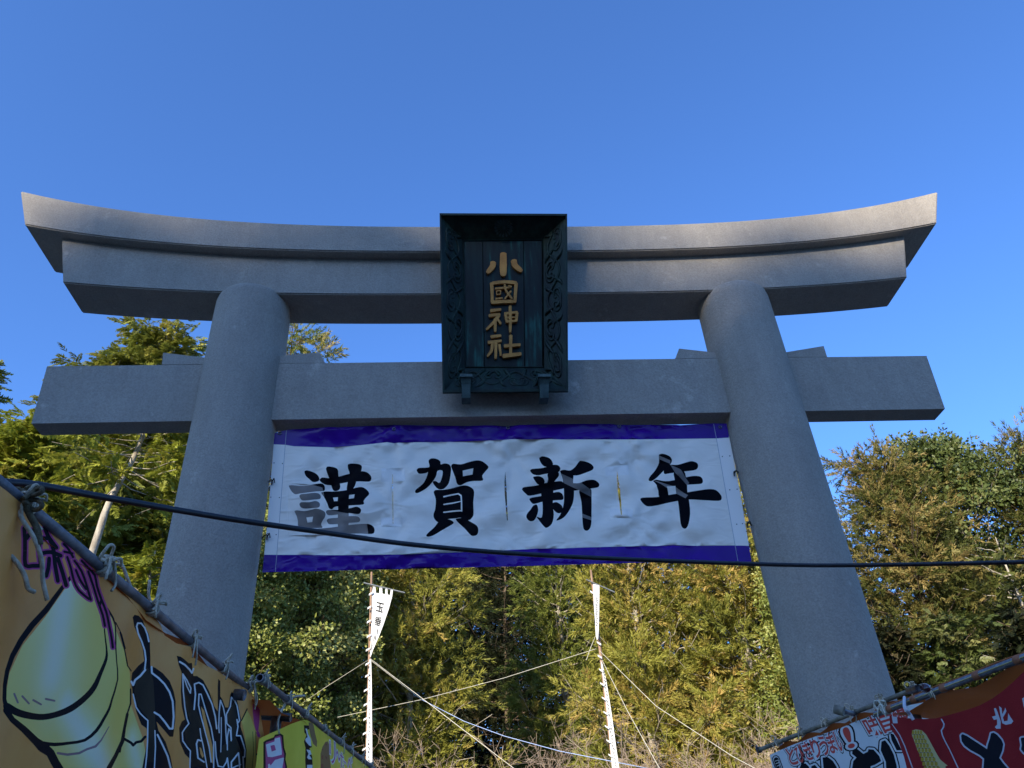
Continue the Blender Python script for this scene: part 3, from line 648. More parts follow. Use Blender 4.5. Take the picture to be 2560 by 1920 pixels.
# eyelets and the short ties to the pillars
def ring_pts(c, u, v, r, n=14): return [c+r*(math.cos(a)*u+math.sin(a)*v) for a in np.linspace(0, 2*math.pi, n)]
EX, EY, EZ = np.array([1., 0, 0]), np.array([0, 1., 0]), np.array([0, 0, 1.])
for px_, py_ in ((985, 1072), (1270, 1068.5), (1548, 1064.5), (1800, 1067), (700, 1082)):
    a, z = bplane.from_px(px_, py_+1.5); c = bplane.pt(a, z)+np.array([0, -.006, 0]); Tubes().add(ring_pts(c, EX, EZ, .014), .004, 5).obj('eyelet', PIPE, nyb)
TIE = mat('black_tie_wire', (.01, .01, .012), .5)
for p0, p1 in (((680, 1207), (671, 1210)), ((668, 1344.5), (655, 1347)), ((1835, 1186), (1850, 1185)), ((1868, 1314), (1882, 1319))):
    a = aty(*p0, -.01); b = aty(*p1, .1); T = Tubes(); c = (a+b)/2+np.array([0, -.03, .01])
    T.add(smooth_path([a+np.array([0, 0, -.02]), a+np.array([0, -.02, .02]), c, b], 5), .006, 5)
    T.add(smooth_path([a, a+np.array([.02, -.03, .03]), a+np.array([.03, -.02, -.01])], 4), .005, 5)
    T.obj('tie', TIE, nyb)

# ================================================================== STALLS
def rope_tie(parent, P, D, r, size, seed, m=ROPE, tails=2, bow=True):
    """rope wrapped round a pole at P (pole direction D), knotted with a bow and loose ends"""
    rn = random.Random(seed); D = np.array(D, float); D /= np.linalg.norm(D); T = Tubes()
    u = np.cross(D, EZ); u /= np.linalg.norm(u); v = np.cross(u, D)
    if v[2] < 0: v = -v
    rr = .0042*size; hel = []
    for t in np.linspace(0, 1, 54):
        a = t*3.3*2*math.pi; hel.append(P+D*(t-.5)*.03*size*(1+.5*math.sin(t*9))+(r+rr)*(math.cos(a)*u+math.sin(a)*v))
    T.add(hel, rr, 6)
    toC = CAM-P; toC -= D*(toC@D); toC /= np.linalg.norm(toC); side = toC*.5+EZ*.75; side /= np.linalg.norm(side)
    K = P+side*(r+rr*2)
    T.add(smooth_path([K+D*.008*size, K+side*.012*size, K-D*.009*size+EZ*.003, K-side*.002*size, K+D*.008*size, K+side*.008*size+EZ*.004*size, K-D*.006*size], 5), rr*1.15, 6)
    if bow:
        for sg in (-1, 1):
            b = rn.uniform(.035, .055)*size; h = rn.uniform(.01, .035)*size; w = rn.uniform(.010, .02)*size
            tdir = D*sg*rn.uniform(.5, 1)+side*rn.uniform(.2, .8); tdir /= np.linalg.norm(tdir); nn = np.cross(tdir, toC); nn /= np.linalg.norm(nn)
            T.add(smooth_path([K, K+tdir*b*.5+nn*w+EZ*h*.4, K+tdir*b+nn*w*.6+EZ*h*.2, K+tdir*b*1.08-EZ*.006*size, K+tdir*b*.7-nn*w-EZ*.006*size, K], 6), rr, 6)
    for k in range(tails):
        l = rn.uniform(.03, .11)*size; d = D*rn.uniform(-1, 1)+toC*rn.uniform(.1, .5); w_ = D*rn.uniform(-.03, .03)*size
        T.add(smooth_path([K, K+d*.022*size+EZ*.014*size, K+d*.05*size+w_*.4-EZ*l*.25, K+d*.065*size+w_-EZ*l*.65, K+d*.06*size+w_*rn.uniform(.2, 1.6)-EZ*l], 6), rr*rn.uniform(.8, 1.05), 6)
    return T.obj('rope_tie', m, parent)
def pole(parent, a, b, r, m, name='pole', nodes=0, hollow=False):
    T = Tubes(); a, b = np.array(a, float), np.array(b, float)
    if nodes:
        P = []; R = []
        for i in range(nodes):
            for t, k in ((0, 1.0), (.04, 1.13), (.08, 1.0), (.92, .98)): P.append(a+(b-a)*(i+t)/nodes); R.append(r*k*(1-.15*i/nodes))
        P.append(b); R.append(r*.85); T.add(P, R, 10)
    else: T.add([a, (a+b)/2, b], r, 14)
    o = T.obj(name, m, parent); return o

# ---- left stall 1 (orange sheet)
ZP = 2.2
A1 = atz(-60, 1158, ZP); A2 = atz(622, 1725, ZP)
d1 = (A2-A1)/np.linalg.norm(A2-A1)
A0 = A1-d1*1.2
s1 = empty('food_stall', (A2[0]-1.2, (A0[1]+A2[1])/2, 0), 'pipe framed food stall nearest on the left with many rope ties', 'stall', 'food stalls along the approach')
pole(s1, A0, A2, .0105, PIPE)
out1 = np.array([-d1[1], d1[0], 0]); 
if out1[0] > 0: out1 = -out1
for q in (A0+d1*.1, A2-d1*.12):
    pole(s1, (q[0]-.0, q[1], 0)+out1*.04, (q[0], q[1], ZP-.02)+out1*.04, .02, PIPE, 'post')
    pole(s1, (q[0], q[1], 0)+out1*2.2, (q[0], q[1], ZP+.3)+out1*2.2, .02, PIPE, 'post')
    pole(s1, np.array([q[0], q[1], ZP-.045])-out1*.03, np.array([q[0], q[1], ZP+.24])+out1*2.25, .016, PIPE, 'rafter')
def canopy(parent, a, b, outv, w, m, sag=.03, rise=.12):
    n, k = 24, 14; V = []; Fc = []
    for i in range(n+1):
        for j in range(k+1):
            u, v = i/n, j/k; p = a*(1-u)+b*u+outv*w*v; V.append((p[0], p[1], p[2]+rise*v*w-.02-sag*math.sin(math.pi*v)*abs(math.sin(u*math.pi*4))-.012*math.sin(u*37)*(1-v)))
    for i in range(n):
        for j in range(k): q = i*(k+1)+j; Fc.append((q, q+1, q+k+2, q+k+1))
    me = mesh_np('canopy', V, Fc, 4, True); return link('canopy', me, parent, m)
canopy(s1, A0, A2, out1, 2.3, CANVAS_O)
# counter board
def counter(parent, a, b, outv):
    bm = bmesh.new(); a2, b2 = a+outv*.12, b+outv*.12; c, d = b2+outv*.6, a2+outv*.6
    for p in (a2, b2, c, d): p[2] = 0
    h0, h1 = np.array([0, 0, .78]), np.array([0, 0, .82]); hexa(bm, [a2+h0, b2+h0, c+h0, d+h0, a2+h1, b2+h1, c+h1, d+h1])
    bm_obj('counter', bm, BAMBOO, parent)
    for q in (a2, b2, c, d):
        k = (a2+b2+c+d)/4; w = q+(k-q)*.06; pole(parent, w, w+h0, .018, PIPE, 'counter_leg')
counter(s1, A0.copy(), A2.copy(), out1)
# thick dark pipe end at the very left
e0, e1 = atd(-60, 1215, 1.62), atd(38, 1245, 1.66)
pole(s1, e0+(e0-e1)*4, e1, .0165, PIPE_DARK, 'dark_pipe')
rope_tie(s1, atd(50, 1252, 1.66), e1-e0, .0165, .75, 3, ROPE_BROWN, 1, bow=False)
rope_tie(s1, atd(58, 1262, 1.64), d1, .017, .6, 4, ROPE, 1)
T = Tubes(); _d = lambda pts: smooth_path([atd(*D0(p), 1.6+.01*math.sin(k*1.3)) for k, p in enumerate(pts)], 6)
D0 = lambda p: (p[0]*.18083, 1230+p[1]*.18083)
T.add(_d([(300, 110), (360, 60), (450, 50), (540, 20), (585, -20), (560, -60), (480, -20), (400, 40), (320, 90)]), .0042, 7)
T.add(_d([(310, 130), (400, 110), (500, 110), (570, 150), (570, 210), (500, 245), (430, 230), (390, 170), (330, 140)]), .0042, 7)
T.add(_d([(340, 160), (420, 330), (500, 480), (535, 620), (545, 730)]), .0058, 7)
T.obj('rope_bow', ROPE_BROWN, s1)
# hanging flat tails
T = Tubes()
T.add(smooth_path([atd(60, 1262, 1.62), atd(52, 1290, 1.6), atd(85, 1345, 1.59), atd(104, 1400, 1.59), atd(107, 1450, 1.6), atd(118, 1501, 1.6)], 6), .0042, 6)
T.add(smooth_path([atd(44, 1262, 1.62), atd(10, 1310, 1.6), atd(14, 1370, 1.6), atd(45, 1410, 1.6), atd(62, 1440, 1.6), atd(70, 1470, 1.6), atd(86, 1480, 1.61)], 6), .0040, 6)
T.add(smooth_path([atd(58, 1258, 1.62), atd(72, 1290, 1.61), atd(90, 1310, 1.61), atd(104, 1326, 1.61)], 6), .0036, 6)
T.obj('loose_rope', ROPE, s1)
for k, (px_, sz, tl) in enumerate(((253, .9, 2), (378, .72, 3), (478, .7, 2), (556, .66, 2), (617, .8, 3))):
    py_ = 1209+px_*(1709-1209)/603.5; rope_tie(s1, atz(px_, py_, ZP), d1, .0105, sz*.85, 20+k, ROPE, tl)
T = Tubes(); c0 = atz(253, 1418, ZP)
T.add(smooth_path([c0+EZ*.02, atd(268, 1390, 2.2), atd(300, 1405, 2.2), atd(320, 1450, 2.2), atd(335, 1494, 2.2)], 6), .0042, 6); T.obj('loose_rope', ROPE, s1)
T = Tubes(); T.add(smooth_path([atd(383, 1555, 2.4), atd(384, 1525, 2.38), atd(372, 1490, 2.37), atd(374, 1450, 2.38)], 6), .004, 6); T.obj('loose_rope', ROPE, s1)

# orange printed sheet
w1 = folds(2, .0042, [((6, 9), (-1, 1)), ((11, 16), (-1, 2)), ((2, 4), (0, 1)), ((20, 27), (-2, 2))])
pl1 = Plane(A0, A2, lambda s, z: w1(s, z)+.0)
D_ = lambda pts: conv(pts, 0, 1230, .18083)
A_ = lambda pts: conv(pts, 0, 1150, .4642)
B_ = lambda pts: conv(pts, 0, 1520, .24115)
C_ = lambda pts: conv(pts, 300, 1500, .2532)
botz = lambda pts_px: None
edge_top = [(-60, 1165), (0, 1215), (78, 1280), (160, 1348), (226, 1402), (300, 1464), (376, 1528)]+C_([(400, 245), (440, 350), (560, 430), (700, 462), (716, 560), (840, 640), (970, 705), (1100, 790), (1250, 880), (1370, 1000), (1400, 1200), (1460, 1659)])
# extend the sheet below the picture
ss = [pl1.from_px(*p) for p in edge_top]; brd = ss + [(ss[-1][0]+.02, 1.25), (ss[0][0]-.6, 1.25), (ss[0][0]-.6, ss[0][1])]
def SZ(loops): return [[pl1.from_px(*p) for p in l] for l in loops]
drop = A_([(385, 640), (345, 700), (240, 850), (120, 1000), (50, 1150), (25, 1300), (60, 1400), (200, 1520), (260, 1560), (330, 1659), (420, 1800), (790, 1800), (800, 1659), (770, 1500), (700, 1300), (700, 1150), (650, 980), (600, 850), (560, 790), (480, 700)])
lay = [(1, SZ([drop]), 'u')]
def ST(pts, w): return stroke(pts, w)
bl = []
bl += ST([(182, 1437), (155, 1470), (116, 1524), (80, 1563), (53, 1600), (31, 1640), (18, 1677), (12, 1713), (11, 1749), (17, 1773)], [9, 10, 14, 15, 14, 13, 11, 10, 10, 13])
bl += [B_(q) for q in ST(smooth_path([(70, 1020), (200, 1090), (400, 1130), (560, 1110), (720, 1050), (860, 950), (970, 830), (1040, 680), (1100, 530), (1105, 430), (1090, 300), (1075, 130)], 3), np.interp(np.linspace(0, 11, 34), range(12), [80, 75, 65, 60, 65, 60, 55, 40, 30, 18, 14, 12]))]
bl += [B_(q) for q in ST([(60, 1060), (130, 1160), (250, 1260), (370, 1380), (440, 1440), (520, 1500), (570, 1600), (620, 1680), (700, 1800)], [60, 60, 70, 80, 110, 90, 90, 90, 90])]
bl += [B_(q) for q in ST(smooth_path([(440, 1400), (560, 1415), (720, 1400), (880, 1370), (1000, 1270), (1070, 1160), (1130, 1050), (1160, 950), (1220, 740), (1210, 560), (1200, 400), (1195, 170), (1140, 50), (1090, -20)], 2), np.interp(np.linspace(0, 13, 27), range(14), [40, 38, 30, 30, 34, 30, 26, 20, 14, 12, 14, 14, 22, 22]))]
bl += [B_(q) for q in ST([(1200, 150), (1260, 270), (1300, 420)], 10)]
bl += [B_(q) for q in ST([(1320, 1100), (1290, 1250), (1270, 1380), (1200, 1530), (1130, 1659), (1080, 1780)], [30, 30, 40, 40, 50, 50])]
bl += [C_(q) for q in ST([(0, 320), (40, 470), (75, 650), (110, 700)], 12)]+[C_(q) for q in ST([(105, 880), (105, 1020), (60, 1160), (30, 1330), (0, 1500)], 16)]
bl += [C_(q) for q in ST([(40, 1370), (110, 1410), (130, 1435), (160, 1405), (210, 1395), (250, 1350)], 26)]
lay.append((2, SZ(bl), 'u'))
pk = [B_(q) for q in ST([(600, 1505), (700, 1520), (820, 1505), (900, 1465), (990, 1435), (1050, 1370), (1130, 1230)], [26, 26, 24, 22, 24, 16, 8])]
for a, b in (((148, 890), (185, 980)), ((232, 915), (300, 990)), ((345, 955), (425, 1000)), ((475, 943), (565, 962))): pk += [B_(q) for q in ST([a, b], [22, 20])]
lay.append((3, SZ(pk), 'u'))
lay.append((1, SZ([C_([(1250, 1080), (1200, 1200), (1235, 1380), (1250, 1480), (1240, 1659), (1250, 1800), (1350, 1800), (1340, 1659), (1340, 1300), (1290, 1150)]), C_([(1345, 1520), (1400, 1560), (1465, 1640), (1480, 1800), (1340, 1800)])]), 'u'))
lay.append((2, SZ([C_(q) for q in ST([(1255, 1075), (1200, 1190)], 12)+ST([(1345, 1520), (1400, 1560), (1465, 1640)], 14)+ST([(1340, 1300), (1345, 1659), (1330, 1800)], 5)+ST([(1310, 1300), (1320, 1500), (1300, 1700)], 4)]), 'u'))
ch1 = [(125, 170), (145, 145), (185, 155), (225, 200), (250, 270), (285, 340), (295, 420), (300, 560), (300, 650), (350, 670), (420, 720), (490, 800), (530, 900), (550, 1000), (545, 1200), (525, 1350), (490, 1350), (440, 1290), (360, 1200), (380, 1290), (450, 1400), (500, 1550), (520, 1659), (530, 1800), (200, 1800), (220, 1659), (240, 1550), (270, 1400), (265, 1270), (210, 1230), (160, 1100), (130, 950), (110, 800), (120, 720), (180, 650), (240, 600), (225, 480), (180, 350), (140, 260)]
ch2 = [(560, 550), (600, 560), (680, 625), (710, 620), (725, 750), (760, 750), (820, 790), (880, 900), (930, 1050), (965, 1100), (965, 850), (970, 780), (990, 800), (990, 950), (1010, 980), (1040, 1060), (1070, 1060), (1090, 930), (1105, 905), (1150, 960), (1175, 1080), (1195, 1180), (1190, 1250), (1230, 1380), (1250, 1480), (1240, 1659), (1240, 1800), (690, 1800), (690, 1570), (640, 1520), (590, 1400), (585, 1260), (610, 1200), (640, 1180), (610, 1050), (600, 900), (610, 720), (580, 640)]
lay.append((2, SZ([C_(ch1), C_(ch2)]), 'u'))
inn = [[(240, 640), (300, 700), (330, 800), (345, 1050), (350, 1250), (340, 1600), (270, 1600), (280, 1300), (270, 1160), (180, 1050), (140, 900), (160, 790)],
       [(640, 900), (700, 1000), (760, 1100), (860, 1400), (890, 1640), (710, 1640), (700, 1460), (650, 1400), (640, 1290), (700, 1220), (650, 1050)],
       [(1060, 1130), (1130, 1000), (1160, 1180), (1140, 1340), (1200, 1500), (1200, 1640), (960, 1640), (1000, 1450), (1090, 1380)]]
lay.append((4, SZ([C_(q) for q in inn]), 'u'))
lay.append((0, SZ([C_([(800, 1050), (830, 1090), (880, 1300), (915, 1450), (920, 1620), (905, 1600), (860, 1400), (830, 1250)]), C_([(785, 1455), (800, 1460), (830, 1540), (815, 1560), (795, 1520)])]), 'u'))
ws = []
for p, w in (([(245, 680), (255, 590), (245, 500), (215, 410), (180, 330), (165, 260), (175, 228), (210, 230), (245, 275), (270, 340), (285, 410)], 16), ([(250, 690), (200, 750), (150, 790), (130, 840), (112, 805)], 20),
    ([(312, 660), (315, 720), (380, 770), (440, 830), (490, 910), (520, 1000), (530, 1150), (520, 1270), (490, 1270), (440, 1200), (390, 1140), (340, 1110)], 19), ([(130, 930), (160, 1060), (200, 1120), (240, 1160), (275, 1190), (272, 1400), (262, 1550), (250, 1659), (240, 1800)], 13),
    ([(370, 1330), (420, 1430), (470, 1540), (500, 1659), (520, 1780)], 18), ([(345, 1290), (350, 1450), (340, 1659), (340, 1800)], 12),
    ([(590, 610), (640, 640), (690, 690), (710, 720), (725, 680)], 18), ([(620, 730), (660, 790), (700, 870), (695, 920), (660, 850), (620, 740), (625, 900), (640, 1050), (660, 1170), (680, 1220), (640, 1270), (615, 1310), (620, 1390), (660, 1450), (695, 1490), (690, 1659), (690, 1800)], 13),
    ([(732, 1080), (745, 930), (735, 830), (780, 815), (820, 840), (860, 920), (910, 1030), (940, 1150), (955, 1270)], 15), ([(800, 1150), (775, 1040), (780, 930), (800, 930), (850, 1100), (900, 1260), (925, 1400), (925, 1600), (925, 1800)], 13),
    ([(775, 1040), (800, 1150), (840, 1300), (880, 1450), (900, 1600)], 12), ([(790, 1270), (800, 1350), (820, 1430), (860, 1659), (880, 1800)], 12), ([(800, 1390), (770, 1380), (755, 1420), (770, 1560), (830, 1600)], 16),
    ([(980, 1310), (975, 1250), (980, 1100), (992, 990), (1020, 1060), (1040, 1160), (1045, 1300), (1055, 1420)], 12), ([(1000, 1160), (1000, 1350), (995, 1500)], 10), ([(1060, 1480), (1060, 1350), (1075, 1270), (1090, 1300), (1098, 1390)], 12),
    ([(1100, 1380), (1095, 1260), (1055, 1220), (1050, 1130), (1090, 1050), (1100, 960), (1130, 990), (1155, 1040), (1170, 1120), (1180, 1190), (1160, 1220)], 13), ([(1155, 1180), (1165, 1250), (1150, 1340), (1190, 1340), (1220, 1430), (1235, 1480), (1230, 1550), (1215, 1550), (1220, 1659), (1225, 1800)], 13),
    ([(1100, 1800), (1100, 1600), (1170, 1510), (1180, 1610), (1185, 1800)], 15), ([(940, 1400), (950, 1550), (970, 1640), (1020, 1650), (1050, 1600), (1060, 1560), (1080, 1700)], 13), ([(1110, 1659), (1150, 1640), (1190, 1625)], 14)):
    ws += [C_(q) for q in ST(p, w)]
lay.append((5, SZ(ws), 'u'))
aji = [[(335, 500), (345, 640), (345, 820), (352, 1015), (450, 1020), (560, 1020)], [(370, 640), (420, 560), (490, 520), (530, 640), (545, 840), (565, 1010)], [(620, 500), (660, 600), (720, 690), (780, 770)], [(600, 640), (660, 640)], [(590, 845), (700, 830), (840, 880)], [(690, 660), (740, 800), (760, 1000), (800, 1230)], [(680, 920), (670, 1040), (640, 1160)], [(800, 920), (860, 1100), (915, 1290)],
       [(880, 720), (940, 780), (1010, 900)], [(890, 825), (1000, 850)], [(930, 900), (980, 1050), (1020, 1220), (1090, 1360), (1230, 1480)], [(1030, 950), (1130, 1100), (1200, 1300), (1255, 1490)], [(1050, 1080), (1110, 1220), (1190, 1340)],
       [(1130, 950), (1220, 1050), (1310, 1150), (1340, 1300), (1400, 1480), (1470, 1660), (1500, 1800), (1540, 2000), (1560, 2150)], [(1220, 1100), (1290, 1300), (1350, 1500), (1420, 1700), (1450, 1850)], [(1380, 1560), (1400, 1500)]]
mg, bk_ = [], []
for k, p in enumerate(aji):
    w = 100 if k < 8 else 78
    mg += [D_(q) for q in ST(smooth_path(p, 2) if len(p) > 2 else p, w)]; bk_ += [D_(q) for q in ST(smooth_path(p, 2) if len(p) > 2 else p, w-44)]
lay.append((6, SZ(mg), 'u')); lay.append((2, SZ(bk_), 'u'))
sm = [C_([(1310, 1030), (1340, 1020), (1380, 1080), (1375, 1200), (1365, 1300), (1340, 1290), (1320, 1200), (1310, 1100)])]+[C_(q) for q in ST([(1360, 1310), (1370, 1340)], 30)]
lay.append((6, SZ(sm), 'u'))
def pale_f(s, z):
    o = np.zeros(len(s))
    for (x0, y0, x1, y1, wd, am) in ((160, 1490, 130, 1680, .10, .72), (165, 1760, 260, 1925, .06, .72), (150, 1600, 150, 1700, .12, .5), (330, 1850, 345, 1915, .04, .6)):
        a, b = np.array(pl1.from_px(x0, y0)), np.array(pl1.from_px(x1, y1)); d = b-a; t = np.clip(((s-a[0])*d[0]+(z-a[1])*d[1])/(d@d), 0, 1)
        r2 = (s-a[0]-t*d[0])**2+(z-a[1]-t*d[1])**2; o = np.maximum(o, am*np.exp(-r2/(2*(wd*.5)**2)))
    return o
o = cloth('stall_banner', pl1, brd, lay, [T_ORANGE, T_DROP, T_BLACK, T_PINK, T_BROWNBLACK, T_WHITE, T_MAGENTA], .014, pale=pale_f, px=False)
tag(o, 'orange stall banner printed with a big pale yellow drop and black characters', 'banner', 'printed banners on the stalls')

# ---- left stall 2 (yellow sheet)
B1, B2 = atz(649, 1694, 2.215), atz(927, 1916, 2.215)
d2 = (B2-B1)/np.linalg.norm(B2-B1); B3 = B1+d2*3.2
out2 = np.array([-d2[1], d2[0], 0]); out2 = out2 if out2[0] < 0 else -out2
s2 = empty('food_stall', (B1[0]-1.2, (B1[1]+B3[1])/2, 0), 'smaller looking food stall second on the left with yellow banner and open pipe end', 'stall', 'food stalls along the approach')
T = Tubes(); 
bm = bmesh.new(); n = 18; rings = []
for P0, r in ((B1+d2*.05, .0125), (B1-d2*.0, .0125), (B1, .0092), (B1+d2*.05, .0092)):
    u = np.cross(d2, EZ); u /= np.linalg.norm(u); v = np.cross(u, d2)
    rings.append([bm.verts.new(P0+r*(math.cos(a)*u+math.sin(a)*v)) for a in np.arange(n)*2*math.pi/n])
for a, b in zip(rings[:-1], rings[1:]):
    for i in range(n): bm.faces.new((a[i], a[(i+1) % n], b[(i+1) % n], b[i]))
bm.faces.new(rings[-1])
bm_obj('pipe_end', bm, PIPE, s2)
pole(s2, B1+d2*.05, B3, .0100, PIPE)
for q in (B1+d2*.35, B3-d2*.1):
    pole(s2, (q[0], q[1], 0)+out2*.05, (q[0], q[1], ZP)+out2*.05, .018, PIPE, 'post'); pole(s2, (q[0], q[1], 0)+out2*2.2, (q[0], q[1], ZP+.3)+out2*2.2, .018, PIPE, 'post')
    pole(s2, np.array([q[0], q[1], ZP-.03]), np.array([q[0], q[1], ZP+.25])+out2*2.2, .014, PIPE_DARK, 'rafter')
canopy(s2, B1+d2*.12-EZ*.02, B3, out2, 2.2, CANVAS_O)
counter(s2, B1+d2*.2, B3.copy(), out2)
for k, (px_, sz, tl) in enumerate(((655, .6, 2), (718, .6, 1), (762, .65, 2), (808, .45, 1), (850, .6, 2), (874, .6, 2), (902, .55, 2), (925, .5, 1))):
    py_ = 1694+(px_-649)*(1916-1694)/(927-649); rope_tie(s2, atz(px_, py_, 2.215), d2, .0100, sz*.85, 50+k, ROPE, tl, bow=k != 3)
T = Tubes(); q0 = atz(718, 1749, 2.215)
T.add(smooth_path([q0, atd(712, 1762, 2.95), atd(698, 1790, 2.92), atd(694, 1815, 2.9), atd(698, 1835, 2.9)], 6), .0042, 6); T.add(smooth_path([q0, atd(730, 1745, 2.98), atd(745, 1741, 2.96), atd(762, 1740, 2.95)], 5), .0045, 6)
T.obj('loose_rope', ROPE, s2)
w2 = folds(8, .004, [((7, 10), (-1, 1)), ((12, 18), (-1, 2)), ((3, 4), (0, 1))])
pl2 = Plane(B1, B3, lambda s, z: w2(s, z))
E_ = lambda pts: conv(pts, 620, 1700, .1537)
et = E_([(180, 960), (250, 920), (400, 850), (540, 790), (700, 715), (870, 655), (960, 650), (1060, 710), (1200, 830), (1330, 920), (1450, 1030), (1560, 1100), (1650, 1180), (1800, 1300), (1960, 1420)])
ss = [pl2.from_px(*p) for p in et]; brd = ss+[(3.1, ss[-1][1]), (3.1, 1.35), (ss[0][0], 1.35)]
def SZ2(loops): return [[pl2.from_px(*p) for p in l] for l in loops]
lay = [(1, SZ2([E_([(250, 1010), (290, 980), (420, 930), (440, 890), (530, 870), (575, 900), (590, 1100), (620, 1200), (610, 1290), (635, 1400), (640, 1600), (250, 1600)])]), 'u'),
  (2, SZ2([E_([(285, 1030), (300, 1010), (420, 975), (440, 930), (520, 900), (545, 925), (560, 1100), (590, 1210), (585, 1300), (605, 1400), (600, 1600), (290, 1600)])]), 'u'),
  (3, SZ2([E_([(435, 955), (520, 930), (550, 1150), (550, 1215), (390, 1255), (320, 1250), (290, 1050), (430, 1000)]), E_([(560, 1265), (585, 1265), (560, 1420), (560, 1600), (470, 1600), (330, 1440), (440, 1300)]), E_([(325, 1370), (350, 1360), (400, 1440), (420, 1600), (330, 1600)])]), 'u'),
  (2, SZ2([E_([(365, 1068), (430, 1055), (455, 1140), (385, 1165)])]), 'u'),
  (1, SZ2([E_([(910, 735), (1000, 740), (1005, 800), (960, 810), (1010, 950), (1040, 1090), (1000, 1110), (1045, 1250), (1055, 1450), (1055, 1600), (945, 1600), (930, 1300), (935, 1100), (910, 1000), (950, 900), (915, 850)])]), 'u'),
  (3, SZ2([E_([(935, 790), (960, 790), (975, 870), (1020, 960), (1030, 1080), (990, 1060), (940, 1000), (930, 960), (970, 930)]), E_([(950, 1130), (1010, 1140), (1035, 1210), (1000, 1220), (1040, 1290), (985, 1290), (960, 1260), (985, 1200)]), E_([(960, 1380), (1050, 1380), (1050, 1600), (965, 1600)])]), 'u'),
  (4, SZ2([E_([(985, 690), (1040, 690), (1070, 740), (1090, 860), (1125, 1000), (1120, 1090), (1060, 1040), (1020, 920), (995, 800)])]), 'u'),
  (4, SZ2([E_([(1180, 1200), (1210, 1090), (1260, 1005), (1300, 1000), (1325, 1060), (1330, 1250), (1350, 1450), (1350, 1600), (1180, 1600)])]), 'u'),
  (5, SZ2([E_([(1255, 1040), (1290, 1030), (1290, 1060), (1260, 1065)]), E_([(1195, 1130), (1220, 1110), (1225, 1150)]), E_([(1195, 1230), (1225, 1220), (1225, 1290), (1200, 1290)]), E_([(1180, 1370), (1225, 1360), (1230, 1450), (1180, 1500)]), E_([(1250, 1240), (1290, 1250), (1280, 1300)])]), 'u')]
for t_, q in (('リ', E_([(1325, 985), (1420, 1010), (1425, 1400), (1330, 1330)])), ('〜', E_([(1430, 1140), (1500, 1160), (1505, 1330), (1430, 1290)])), ('た', E_([(1490, 1140), (1590, 1260), (1600, 1500), (1510, 1420)])), ('べ', E_([(1610, 1200), (1700, 1270), (1710, 1560), (1620, 1500)]))):
    try:
        lay.append((6, SZ2(glyph(t_, q, .05)), 'eo')); lay.append((2, SZ2(glyph(t_, q, -.005)), 'eo'))
    except Exception: pass
o = cloth('stall_banner', pl2, brd, lay, [T_YELLOW2, T_BLACK, T_MAGENTA, T_WHITE, T_BROWN, T_DKRED, T_WHITE], .03, px=False)
tag(o, 'bright yellow stall banner with white characters in magenta outline behind the orange one', 'banner', 'printed banners on the stalls')

# ---- right stall, far (pale sheet, bamboo pole)
ZR = 2.37
R1, R2p = atz(1905, 1872, ZR), atz(2275, 1727, ZR); dr = (R2p-R1)/np.linalg.norm(R2p-R1)   # runs towards the camera
Rs = R1-dr*.25; Re = R2p+dr*.1
outr = np.array([-dr[1], dr[0], 0]); outr = outr if outr[0] > 0 else -outr
s3 = empty('food_stall', (R1[0]+1.2, (R1[1]+R2p[1])/2, 0), 'farther food stall on the right with a bamboo pole and pale banner', 'stall', 'food stalls along the approach')
pole(s3, Rs+dr*.22, Re, .0120, BAMBOO, nodes=5)
for q in (R1+dr*.15, Re-dr*.05):
    pole(s3, (q[0], q[1], 0)+outr*.05, (q[0], q[1], ZR)+outr*.05, .02, PIPE, 'post'); pole(s3, (q[0], q[1], 0)+outr*2.2, (q[0], q[1], ZR+.3)+outr*2.2, .02, PIPE, 'post')
counter(s3, R1.copy(), Re.copy(), outr); canopy(s3, R1+dr*.1, Re, outr, 2.2, CANVAS_O, rise=-.05)
q = atz(2137, 1785, ZR); pole(s3, q, atd(2092, 1775, 3.9), .012, PIPE_DARK, 'crossing_pipe'); pole(s3, atd(2110, 1779, 3.85), atd(2086, 1773, 3.86), .019, BAMBOO, 'wrapped_end')
for k, (px_, sz) in enumerate(((1898, .8), (1945, .75), (2007, .7), (2068, .7), (2136, .8), (2208, .8), (2288, .8))):
    py_ = 1872+(px_-1905)*(1727-1872)/(2275-1905); rope_tie(s3, atz(px_, py_, ZR), dr, .0120, sz*.9, 80+k, ROPE if k else PIPE_DARK, 2, bow=k not in (0,))
w3 = folds(12, .004, [((5, 8), (-1, 1)), ((10, 14), (-1, 2))])
pl3 = Plane(Rs, Re, lambda s, z: w3(s, z))
G_ = lambda pts: conv(pts, 1880, 1760, .18083)
et = G_([(245, 705), (330, 665), (440, 615), (600, 550), (750, 495), (900, 440), (1100, 375), (1300, 300), (1470, 225), (1700, 140), (1950, 70), (2200, 10), (2450, -40)])
ss = [pl3.from_px(*p) for p in et]; brd = ss+[(ss[-1][0]+.25, ss[-1][1]), (ss[-1][0]+.25, 1.4), (ss[0][0]+.01, 1.4)]
def SZ3(loops): return [[pl3.from_px(*p) for p in l] for l in loops]
